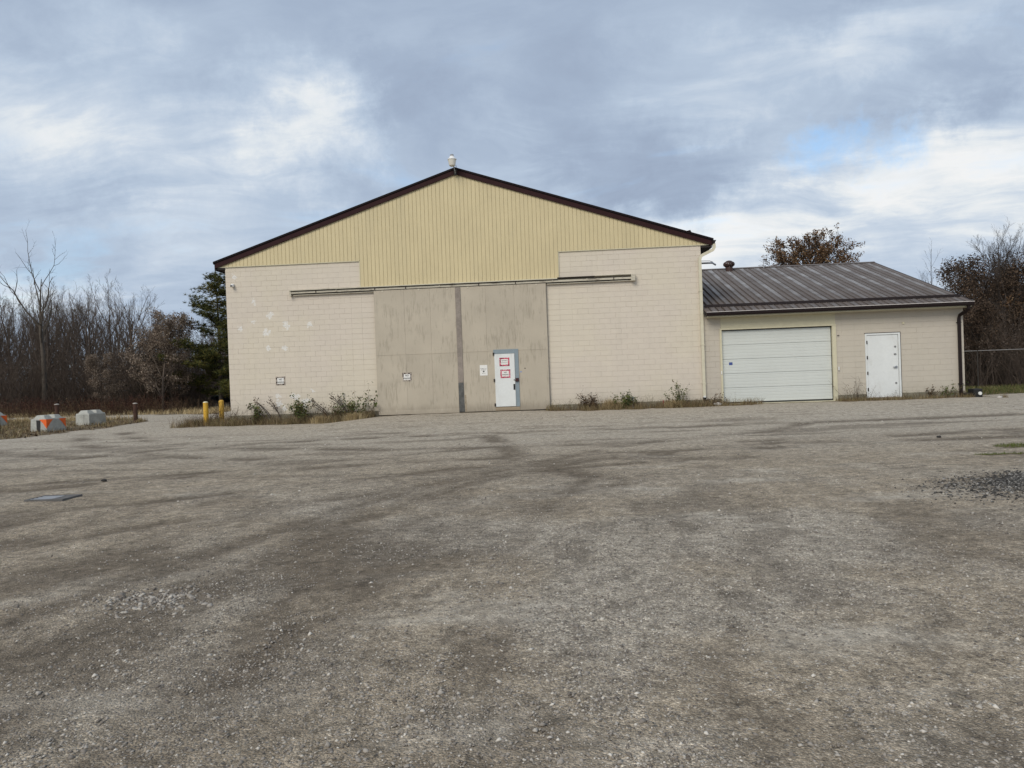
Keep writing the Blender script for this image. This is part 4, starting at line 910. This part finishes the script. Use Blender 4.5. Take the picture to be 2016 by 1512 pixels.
def dome_tree(seed, zc, rxy, rzz, nb, nleaf, size, leafmat):
    rg_ = np.random.default_rng(seed); T = Tubes(); T.add(np.array([[0, 0, -.2], [.06, .03, zc*.45], [-.05, .05, zc*.8], [0, 0, zc+rzz*.5]]), [.24, .19, .13, .03], 8); lt = []
    for i in range(nb):
        dv = rg_.normal(0, 1, 3); dv /= np.linalg.norm(dv); dv[2] = dv[2]*.85+.12
        lump = .72+.5*float(fbm(np.array([dv[0]*1.6+seed]), np.array([dv[1]*1.6+dv[2]*2.1]), 3)[0]); q = np.array([0, 0, zc])+dv*np.array([rxy, rxy, rzz])*lump*(.45+.55*rg_.random())**.5
        hd = math.hypot(q[0], q[1]); z0 = min(max(q[2]-.75*hd-.4, zc*.35), zc+rzz*.4); p0 = np.array([0, 0, z0]); pm = p0+(q-p0)*.55+np.array([0, 0, .12*hd])+rg_.normal(0, .12, 3)
        T.add(np.array([p0, p0+(pm-p0)*.5+rg_.normal(0, .06, 3), pm, q]), [.065, .05, .03, .012], 4)
        for k in range(9):
            t_ = rg_.uniform(.35, 1); b0 = pm+(q-pm)*t_ if k > 2 else p0+(pm-p0)*rg_.uniform(.5, 1); dd_ = (q-p0)/np.linalg.norm(q-p0)*.7+rg_.normal(0, .55, 3)+np.array([0, 0, .35]); L_ = rg_.uniform(.45, 1.05); e = b0+dd_/np.linalg.norm(dd_)*L_; md = (b0+e)/2+rg_.normal(0, .05, 3)
            T.add(np.array([b0, md, e]), [.013, .010, .006], 3)
            if rg_.random() < .82: lt += [md, md+(e-md)*.4, md+(e-md)*.75, b0+(md-b0)*.6]
    Vl, Fl = leaf_cards(rg_, np.array(lt), nleaf, .10, size); return split_tree(T, mat='bark_dark')+[('crown', mesh_of('crown', Vl, Fl, leafmat))]
place(dome_tree(17, 7.9, 4.0, 3.6, 150, 26000, .075, 'leaf_oak'), 'oak_tree', (31.9, 30, 0), .75, 1.0, 'russet-leaved tree rising behind the annex roof ridge', 'tree')
for j, (me, x, y, s_, rz_, lab) in enumerate(((oak2, 36.9, 19, .76, 2.0, 'low brown-leaved tree just right of the annex roof'), (oak1, 42.3, 17.5, .92, 4.1, 'tall russet-leaved tree at the right picture edge'), (oak2, 38.9, 21.0, .86, 1.1, 'dark brown-leaved tree behind the fence, left of the tallest russet tree'),
                                              (oak2, 42.5, 22.0, .98, 5.0, 'tall dark brown-leaved tree at the right picture edge, behind the russet one'), (oak2, 45.8, 18, .95, 3.0, 'dark brown-leaved tree partly beyond the right picture edge'), (oak2, 40.2, 15.6, .66, 2.6, 'low dark brown-leaved tree close behind the fence near the right picture edge'), (oak2, 36.0, 15.6, .55, 0.6, 'lowest dark brown-leaved tree close behind the fence beside the annex'))):
    place(me, 'oak_tree', (x, y, 0), rz_, s_, lab, 'tree', 'brown-leaved trees behind the fence')
for j, (x, y, s_, v, lab) in enumerate(((39.6, 18.4, .88, 0, 'dark leafless tree with dense fine twigs behind the fence'), (37.9, 22.0, .66, 2, 'leafless tree with spreading twigs right of the annex rake'), (43.5, 24.5, .95, 3, 'leafless tree farthest back at the right picture edge'), (41.0, 20.5, .92, 1, 'tallest leafless tree between the dark brown-leaved trees at the right'), (38.2, 16.5, .66, 4, 'short leafless tree close behind the fence'))):
    place(dark_variants[v], 'bare_tree', (x, y, 0), 1.3*j, s_, lab, 'tree', 'bare trees behind the fence')
SAP = [lv(seg=6, wob=.03, up=.05, tap=.15, k=5), lv((14, 16), 4, .06, .12, .3, 3, .3, .5, .30, .5, .5), lv((4, 5), 2, .1, .1, .5, 3, .3, .5, .4, .7)]
for j, (x, y, h_, lab) in enumerate(((40.6, 30, 10.4, 'thin bare sapling standing clear against the sky right of the annex'), (38.2, 31, 8.4, 'short thin bare sapling just above the annex rake'), (37.0, 32, 8.2, 'thin bare sapling leftmost above the annex rake'))):
    place(split_tree(bare_tree(500+j, h_, .07, SAP, .95), mat='bark_dark'), 'bare_sapling', (x, y, 0), j, 1.0, lab, 'tree', 'bare saplings behind the annex')

# white pine behind the warehouse corner
def pine(seed, h_, r, nwhorl, reach, mat, name, loc, label, tuft=60, nl=.16):
    rg_ = np.random.default_rng(seed); T = Tubes(); T.add(np.array([[0, 0, -.1], [0.05, 0, h_*.5], [0, 0, h_]]), [r, r*.6, .02], 8); NV, tips = [], []
    for w in range(nwhorl):
        for b_ in range(rg_.integers(6, 9)):
            t = min(.985, max(.06, .10+.88*(w+rg_.normal(0, .42))/nwhorl)); z = h_*t
            a = rg_.uniform(0, 6.28); L_ = reach*(1-t)**.75*rg_.uniform(.35, 1.15)+.3
            dv = np.array([math.cos(a), math.sin(a), rg_.uniform(-.22, .32)]); pts = [np.array([0, 0, z])]
            for s_ in range(5): pts.append(pts[-1]+dv*L_/5); dv = dv+np.array([0, 0, .05])+rg_.normal(0, .05, 3)
            T.add(np.array(pts), np.linspace(.035, .01, 6), 3)
            for s_ in np.linspace(.30, 1, max(4, int(L_*5))):
                q = pts[min(int(s_*5), 4)]+(pts[min(int(s_*5), 4)+1]-pts[min(int(s_*5), 4)])*(s_*5-min(int(s_*5), 4))
                for k_ in range(4): tips.append(q+rg_.normal(0, .20, 3)*np.array([1, 1, .5])+np.array([0, 0, .05]))
    tips = np.array(tips); n = len(tips)*tuft//3; c_ = tips[rg_.integers(0, len(tips), n)]; dd = rg_.normal(0, 1, (n, 3)); dd[:, 2] = dd[:, 2]*.6+.35; dd /= np.linalg.norm(dd, axis=1)[:, None]
    u = np.cross(dd, rg_.normal(0, 1, (n, 3))); u /= np.linalg.norm(u, axis=1)[:, None]; ln = nl*(.7+.6*rg_.random(n))[:, None]
    V = np.stack([c_-u*.014, c_+u*.014, c_+dd*ln], 1).reshape(-1, 3)
    place([('trunk', mesh_of('trunk', T.V[0], T.F[0], 'bark_dark')), ('branches', mesh_of('branches', np.concatenate(T.V[1:]), np.concatenate(T.F[1:])-len(T.V[0]), 'bark_dark')), ('needles', mesh_of('needles', V, np.arange(n*3).reshape(-1, 3), mat, nv=3))], name, loc, 0, 1.0, label, 'tree')
pine(8, 9.6, .15, 17, 4.3, 'pine_needle', 'pine_tree', (-10.4, 22, 0), 'tall green pine half hidden behind the warehouse corner', 60, .2)
pine(12, 3.9, .08, 14, 1.3, 'pine_needle_dark', 'small_conifer', (-15.6, 22.5, 0), 'small dark conifer low in the left wood beside the pale brown tree', 40, .12)

# ------------------------------------------------------------------ brush, weeds and grass
def stalks(rg_, n, h_, spread, leafn, leafs, r=.006, head=0):
    """one tuft of upright stems with small leaves: tubes (quads)"""
    T = Tubes(); tips = []
    for i in range(n):
        p = np.array([rg_.normal(0, spread), rg_.normal(0, spread), -.03]); dv = np.array([rg_.normal(0, .28), rg_.normal(0, .28), 1.]); L_ = h_*rg_.uniform(.6, 1.15); pts = [p]
        for s_ in range(3): pts.append(pts[-1]+dv/np.linalg.norm(dv)*L_/3); dv = dv+rg_.normal(0, .16, 3)
        T.add(np.array(pts), np.linspace(r, r*.5, 4), 3)
        for s_ in range(5): tips.append(pts[1+s_ % 3]+(pts[2 if s_ % 3 == 0 else 3]-pts[1+s_ % 3])*rg_.random())
        for b_ in range(3):
            q = pts[1+b_ % 3]; d2_ = dv+rg_.normal(0, .7, 3); T.add(np.array([q, q+d2_/np.linalg.norm(d2_)*L_*.28]), [r*.6, r*.3], 3); tips.append(q+d2_/np.linalg.norm(d2_)*L_*.28)
        if head:
            for k_ in range(head): tips.append(pts[-1]+rg_.normal(0, .05, 3))
    Vt, Ft = T.arrays(); Vl, Fl = leaf_cards(rg_, np.array(tips), leafn, .05, leafs)
    return Vt, Ft, Vl, Fl
rgb = np.random.default_rng(21)
# red-brown brush band along the left wood edge and the thicket under the right trees: uncountable masses
def brush(name, spots, mat, hgt, label, seed, n=16, leafn=60, leafs=.04, r=.008):
    rg_ = np.random.default_rng(seed); arr = []
    for i in range(5):
        a = stalks(rg_, n, hgt, .38, leafn, leafs, r, 6); arr.append((np.concatenate([a[0], a[2]]), np.concatenate([a[1], a[3]+len(a[0])])))
    V, F_ = merged(arr, spots, seed); tag(np_obj(name, V, F_, mat, nv=4), label, 'brush', kind='stuff')
rr = random.Random(31)
brush('red_brush', [(rr.uniform(-46, -9.5), 0, 0, 1, rr.uniform(.55, 1.2)) for i in range(0)] + [(x, 18.6+rr.uniform(-1.2, 2.8)-.03*(x+20), 0, 1.0, rr.uniform(.55, 1.05)) for x in np.linspace(-44, -12.5, 190)], 'weed_red', 1.15, 'band of red-brown dead weeds at the foot of the left wood', 31, leafs=.035)
brush('goldenrod_brush', [(x, 16.6+rr.uniform(-.6, 1.2)-.02*(x+20), 0, 1.0, rr.uniform(.5, .95)) for x in np.linspace(-40, -9.5, 75)], 'weed_brown', 1.0, 'dry grey-brown weed stalks with fluffy heads before the red brush', 33, leafs=.03)
brush('thicket', [(rr.uniform(-50, -13), rr.uniform(21, 30), 0, 1.25, rr.uniform(.9, 1.3)) for i in range(210)], 'brush_brown', 3.8, 'dark tangled undergrowth between the trunks of the left wood', 35, n=24, leafn=60, leafs=.04, r=.010)
brush('far_thicket', [(rr.uniform(-56, 0), rr.uniform(36, 44), 0, 2.2, rr.uniform(1.2, 1.6)) for i in range(130)], 'brush_brown', 3.4, 'grey-brown scrub closing off the left wood at the back', 36, n=16, leafn=60, leafs=.07, r=.012)
brush('thicket', [(rr.uniform(28, 56), rr.uniform(12.2, 19), 0, 1.2, rr.uniform(.9, 1.35)) for i in range(150)], 'brush_brown', 2.7, 'dark tangled undergrowth behind the chain-link fence', 37, n=17, leafn=70, leafs=.045, r=.011)
brush('thicket', [(rr.uniform(30, 64), rr.uniform(19, 30), 0, 1.5, rr.uniform(1.2, 1.9)) for i in range(110)], 'leaf_dark', 2.8, 'tall dark brush filling in beneath the right-hand trees', 38, n=15, leafn=150, leafs=.06, r=.012)

brush('dead_weeds', [(rr.uniform(-1.9, 5.7), -.15-abs(rr.gauss(0, .45)), 0, rr.uniform(.35, .6), rr.uniform(.2, .62)) for i in range(70)], 'weed_brown', 1.0, 'tangle of dead brown weed stalks along the left wall', 41, n=9, leafn=26, leafs=.03, r=.007)
brush('dead_weeds', [(rr.uniform(12.6, 19.0), -.12-abs(rr.gauss(0, .4)), 0.08, rr.uniform(.35, .6), rr.uniform(.15, .5)) for i in range(60)], 'weed_brown', 1.0, 'tangle of dead brown weed stalks between sliding doors and garage door', 42, n=9, leafn=26, leafs=.03, r=.007)
brush('dead_weeds', [(rr.uniform(23.2, 28.2), -.1-abs(rr.gauss(0, .2)), 0.08, rr.uniform(.3, .5), rr.uniform(.12, .4)) for i in range(24)], 'weed_brown', 1.0, 'sparse dead weed stalks along the annex wall', 43, n=7, leafn=20, leafs=.025, r=.006)
def blades(name, xs, ys, hmin, hmax, mat, label, seed, lean=.45, w=.004, zoff=0.0):
    rg_ = np.random.default_rng(seed); n = len(xs); z = ground_z(xs, ys)+zoff
    h_ = hmin+(hmax-hmin)*rg_.random(n)**1.6; a = rg_.uniform(0, 6.283, n); ln = rg_.normal(0, lean, (n, 2))*h_[:, None]
    dx, dy = np.cos(a)*w*(.7+.8*rg_.random(n)), np.sin(a)*w
    b0 = np.stack([xs-dx, ys-dy, z-.02], 1); b1 = np.stack([xs+dx, ys+dy, z-.02], 1); mid = np.stack([xs+ln[:, 0]*.35, ys+ln[:, 1]*.35, z+h_*.6], 1); tp = np.stack([xs+ln[:, 0], ys+ln[:, 1], z+h_*.95], 1)
    off = np.stack([dx*.6, dy*.6, 0*dx], 1)
    V = np.stack([b0, b1, mid+off, mid-off, tp], 1).reshape(-1, 3); i = np.arange(n)*5
    F_ = np.concatenate([np.stack([i, i+1, i+2], 1), np.stack([i, i+2, i+3], 1), np.stack([i+3, i+2, i+4], 1)])
    return tag(np_obj(name, V, F_, mat, nv=3), label, 'grass', kind='stuff')
def scatter(n, x0, x1, y0, y1, seed, thr=.5, clump=0):
    rg_ = np.random.default_rng(seed); x = rg_.uniform(x0, x1, n); y = rg_.uniform(y0, y1, n)
    k = yard_mask(x, y) < thr
    if clump: k &= fbm(x*clump+seed, y*clump, 3) > rg_.uniform(.34, .66, n)
    return x[k], y[k]
x, y = scatter(34000, -2.4, 5.75, -2.2, -.04, 71, .75, 1.8); blades('dry_grass', x, y, .03, .42, 'dry_grass', 'dry brown grass along the foot of the left wall and bollards', 71)
x, y = scatter(5000, -2.2, .0, -.04, 1.6, 79, .6, 1.0); blades('dry_grass', x, y, .05, .35, 'dry_grass', 'dry grass round the bollards at the warehouse corner', 79)
x, y = scatter(30000, 12.3, 20.3, -2.2, -.04, 72, .75, 1.8); blades('dry_grass', x, y, .02, .34, 'dry_grass', 'dry brown grass along the wall between sliding doors and garage door', 72)
x, y = scatter(9000, 23.0, 29.3, -1.0, .0, 73, .6, 1.3); blades('dry_grass', x, y, .03, .22, 'dry_grass', 'dry brown grass along the foot of the annex wall', 73)
x, y = scatter(60000, -22, -4.5, -9, 12, 74, .5, .5); blades('verge_grass', x, y, .04, .24, 'dry_grass', 'tan dry grass verge round the concrete blocks', 74, w=.007)
x, y = scatter(42000, -42, -5, 9, 19, 75, .5, .4); blades('verge_grass', x, y, .08, .38, 'straw', 'pale straw-coloured grass beyond the lane', 75, w=.012)
x, y = scatter(26000, 27.8, 50, 2.2, 12.5, 76, .55); blades('green_grass', x, y, .05, .22, 'grass_green', 'short green grass between the annex and the fence', 76, w=.012)
x, y = scatter(24000, 18.5, 23.5, -17.2, -14.8, 77, .6); blades('moss_patch', x, y, .012, .055, 'grass_moss', 'low mossy green tongue on the gravel at the right edge', 77, w=.004)
# fallen leaves along the verge
rg_ = np.random.default_rng(78); n = 1800; xs = rg_.uniform(-12, -4.8, n); ys = rg_.uniform(-6, 5, n); pts = np.stack([xs, ys, ground_z(xs, ys)+.03], 1); k = yard_mask(xs, ys) < .8
V, F_ = leaf_cards(rg_, pts[k], int(k.sum()), .02, .045); tag(np_obj('leaf_litter', V, F_, 'litter', nv=4), 'fallen brown leaves scattered on the verge by the blocks', 'leaves', kind='stuff')

# single weeds standing against the walls
def weed(x, y, h_, n, leafn, leafs, mat, label, seed, spread=.10, name='weed'):
    rg_ = np.random.default_rng(seed); a = stalks(rg_, n, h_, spread, leafn, leafs, .006)
    return place([('stems', mesh_of('stems', a[0], a[1], 'weed_brown')), ('leaves', mesh_of('leaves', a[2], a[3], mat))], name, (x, y, gz1(x, y)), rg_.uniform(0, 6), 1.0, label, 'weed', 'weeds along the walls')
weed(2.95, -.45, .85, 20, 900, .04, 'weed_green', 'bushy green weed on the left wall, below the NO PARKING sign', 1)
weed(1.15, -.35, .66, 9, 300, .042, 'weed_green', 'small green weed near the left corner of the warehouse', 2, .06)
weed(4.9, -.40, .85, 18, 700, .04, 'weed_green', 'green weed cluster just left of the sliding doors', 3, .2)
weed(5.62, -.28, .95, 5, 60, .05, 'weed_green', 'tall thin weed with round leaves beside the left sliding door', 4, .06)
weed(4.45, -.5, .70, 9, 200, .03, 'weed_brown', 'brown weed between the two green clumps on the left wall', 5, .12)
weed(14.0, -.45, .52, 16, 500, .035, 'weed_brown', 'low brown weed clump right of the sliding doors', 6, .16)
weed(13.7, -.3, .62, 6, 90, .025, 'weed_brown', 'thin dead stalks just right of the sliding doors', 16, .10)
weed(15.2, -.5, .48, 18, 700, .035, 'weed_green', 'dull green clump beside the straw tuft', 7, .18)
weed(15.05, -.12, .95, 2, 22, .05, 'leaf_dark', 'single tall stem with dark leaves against the right wall', 8, .02)
weed(17.35, -.4, .80, 10, 300, .035, 'weed_green', 'green weed with dark seed heads left of the cream downspout', 9, .10)
weed(16.9, -.5, .50, 8, 90, .02, 'weed_brown', 'thin brown weed beside the red stake', 10, .14)
weed(18.5, -.45, .40, 9, 160, .03, 'weed_brown', 'low brown weed at the bottom of the cream downspout', 11, .14)
weed(23.55, -.35, .75, 8, 70, .02, 'weed_brown', 'leaning brown stalks right of the garage door', 12, .14)
weed(24.0, -.3, .50, 7, 70, .02, 'weed_brown', 'short brown stalks left of the white man door', 13, .08)
weed(26.35, -.3, .36, 9, 130, .03, 'weed_brown', 'small brown weed right of the white man door', 14, .06)
weed(26.85, -.3, .40, 9, 170, .03, 'weed_green', 'small dull green weed on the annex wall', 15, .06)
weed(27.2, -.22, .75, 2, 50, .035, 'weed_green', 'single upright weed beside the brown downspout', 17, .02)
weed(-.35, -.2, .80, 16, 160, .02, 'weed_brown', 'brown wiry weeds between bollards and warehouse corner', 18, .22)
weed(-.75, .2, .62, 12, 110, .02, 'weed_brown', 'tangled brown weeds between the two yellow bollards', 19, .2)
weed(.35, -.3, .85, 10, 60, .018, 'weed_brown', 'thin dead twigs against the left end of the wall', 20, .16)
# leaning dead sumac stems by the left wall
for j, (x, y, dx, h_, lab) in enumerate(((1.85, -.35, -.85, .85, 'leaning dead woody stems left of the green bush'), (4.15, -.35, -.80, .85, 'leaning dead stem with leaf tuft right of the green bush'), (2.15, -.3, -.45, .95, 'upright-leaning dead stem with dark leaf tip beside the green bush'), (4.9, -.3, -.75, .95, 'long leaning dead stems with dark leaf tufts left of the sliding doors'))):
    rg_ = np.random.default_rng(200+j); T = Tubes(); tips = []
    for k in range(3):
        p0 = np.array([rg_.normal(0, .08), rg_.normal(0, .05), -.05]); p2 = np.array([dx*rg_.uniform(.7, 1.1), rg_.normal(0, .1), h_*rg_.uniform(.75, 1.1)]); pm = (p0+p2)/2+np.array([0, 0, .07]); T.add(np.array([p0, pm, p2]), [.022, .015, .008], 5)
        for s_ in range(4): q = pm+(p2-pm)*rg_.random(); e = q+rg_.normal(0, .09, 3)+np.array([-.04, 0, .06]); T.add(np.array([q, e]), [.008, .004], 3); tips.append(e)
        tips += [p2]*4
    Vt, Ft = T.arrays(); Vl, Fl = leaf_cards(rg_, np.array(tips), 90, .05, .03)
    place([('stems', mesh_of('stems', Vt, Ft, 'bark_dark')), ('leaves', mesh_of('leaves', Vl, Fl, 'leaf_dark' if j % 2 else 'weed_brown'))], 'dead_sumac', (x, y, gz1(x, y)), 0, 1.0, lab, 'weed', 'leaning dead stems on the left wall')
# straw tuft
for (x, y, lab, sd) in ((14.75, -.6, 'thick straw-coloured grass tuft by the wall right of the sliding doors', 81), (17.0, -.7, 'straw-coloured grass tuft below the dark-headed green weed', 82), (5.1, -.9, 'straw-coloured grass tuft before the left sliding door jamb', 83), (3.9, -1.0, 'straw-coloured grass tuft right of the green bush', 84)):
    rg_ = np.random.default_rng(sd); n = 900; a = rg_.normal(0, .16, n)+x; c_ = rg_.normal(0, .10, n)+y
    o = blades('grass_tuft', a, c_, .15, .50 if sd == 81 else .36, 'straw', lab, sd, .5, .006); o['kind'] = 'thing'; o['category'] = 'grass tuft'; o['group'] = 'straw grass tufts'

# ------------------------------------------------------------------ gravel
ico = []
ph = (1+5**.5)/2
ico_v = np.array([(-1, ph, 0), (1, ph, 0), (-1, -ph, 0), (1, -ph, 0), (0, -1, ph), (0, 1, ph), (0, -1, -ph), (0, 1, -ph), (ph, 0, -1), (ph, 0, 1), (-ph, 0, -1), (-ph, 0, 1)])/1.9
ico_f = np.array([(0,11,5),(0,5,1),(0,1,7),(0,7,10),(0,10,11),(1,5,9),(5,11,4),(11,10,2),(10,7,6),(7,1,8),(3,9,4),(3,4,2),(3,2,6),(3,6,8),(3,8,9),(4,9,5),(2,4,11),(6,2,10),(8,6,7),(9,8,1)])
oct_v = np.array([(1, 0, 0), (0, 1, 0), (-1, 0, 0), (0, -1, 0), (0, 0, 1), (0, 0, -1)])*1.05
oct_f = np.array([(0,1,4),(1,2,4),(2,3,4),(3,0,4),(1,0,5),(2,1,5),(3,2,5),(0,3,5)])
def stones(name, x, y, size, mat, label, seed, geo=None):
    gv, gfc = geo or (ico_v, ico_f); nv_ = len(gv)
    rg_ = np.random.default_rng(seed); n = len(x); z = ground_z(x, y)-.018*streaks(x, y)
    V = gv[None]*(1+rg_.normal(0, .18, (n, nv_, 1))); s_ = size[:, None, None]*(np.array([1, .8, .55])+rg_.normal(0, .12, (n, 1, 3)))
    V = V*s_; a = rg_.uniform(0, 6.28, n); ca_, sa = np.cos(a)[:, None], np.sin(a)[:, None]; tl = rg_.normal(0, .3, (n, 1))
    X = V[:, :, 0]*ca_-V[:, :, 1]*sa; Yv = V[:, :, 0]*sa+V[:, :, 1]*ca_; Z = V[:, :, 2]+X*tl
    W = np.stack([X+x[:, None], Yv+y[:, None], Z+(z+size*.06)[:, None]], -1).reshape(-1, 3)
    F_ = (gfc[None]+(np.arange(n)*nv_)[:, None, None]).reshape(-1, 3)
    return tag(np_obj(name, W, F_, mat, nv=3), label, 'gravel', kind='stuff')
rg_ = np.random.default_rng(90); n = 260000
dd = 2.3+9.5*rg_.random(n)**1.15; aa = rg_.uniform(-.80, .72, n); x = CAM.x+dd*np.sin(aa); y = CAM.y+dd*np.cos(aa)
dens = .20+.75*coarse(x, y)-.16*streaks(x, y)+.45*(sst(fbm(x*1.6, y*1.6, 3), .48, .66))
k = rg_.random(n) < np.clip(dens, .03, 1)*np.clip(1.25-dd/12, .12, 1); x, y = x[k][:60000], y[k][:60000]
size = np.clip(rg_.lognormal(math.log(.0068), .42, len(x)), .004, .022)
stones('gravel', x, y, size, 'stone_mix', 'loose grey gravel stones strewn over the near yard', 91, (oct_v, oct_f))
n = 30000; x = rg_.normal(19.4, .75, n); y = rg_.normal(-19.85, .44, n); stones('dark_gravel', x, y, np.clip(rg_.lognormal(math.log(.013), .38, n), .006, .032), 'stone_mix_dark', 'low bank of coarse dark gravel at the right picture edge', 92, (oct_v, oct_f))
n = 500; x = rg_.normal(9.8, .22, n); y = rg_.normal(-23.6, .16, n); stones('gravel', x, y, np.clip(rg_.lognormal(math.log(.013), .4, n), .006, .03), 'stone_mix', 'small loose heap of pale broken stone in the left foreground', 93)
n = 3000; x = rg_.uniform(-2, 27, n); y = rg_.uniform(-18, -2, n); stones('gravel', x, y, np.clip(rg_.lognormal(math.log(.012), .4, n), .006, .03), 'stone_mix', 'scattered stones over the middle of the yard', 94)
for i, (x, y, s_, mt, lab) in enumerate(((5.05, -16.57, .055, 'stone_dark', 'small dark clod lying near the storm drain'), (20.3, -13.6, .05, 'stone_dark', 'small dark stone lying out to the right on the gravel'), (28.35, -1.0, .09, 'stone_pale', 'pale rock lying beside the black drain box'), (18.6, -.75, .16, 'stone_pale', 'flat pale rock in the grass under the cream downspout'), (16.0, -25.7, .03, 'stone_pale', 'largest pale pebble in the right foreground'))):
    rg_ = np.random.default_rng(300+i); V = ico_v*(1+rg_.normal(0, .15, (12, 1)))*np.array([1.1, .8, .6])*s_; tag(np_obj('stone', V, ico_f, mt, nv=3, loc=(x, y, gz1(x, y)+s_*.3)), lab, 'stone')
for o in bpy.data.objects:
    if '_o' in o: del o['_o']
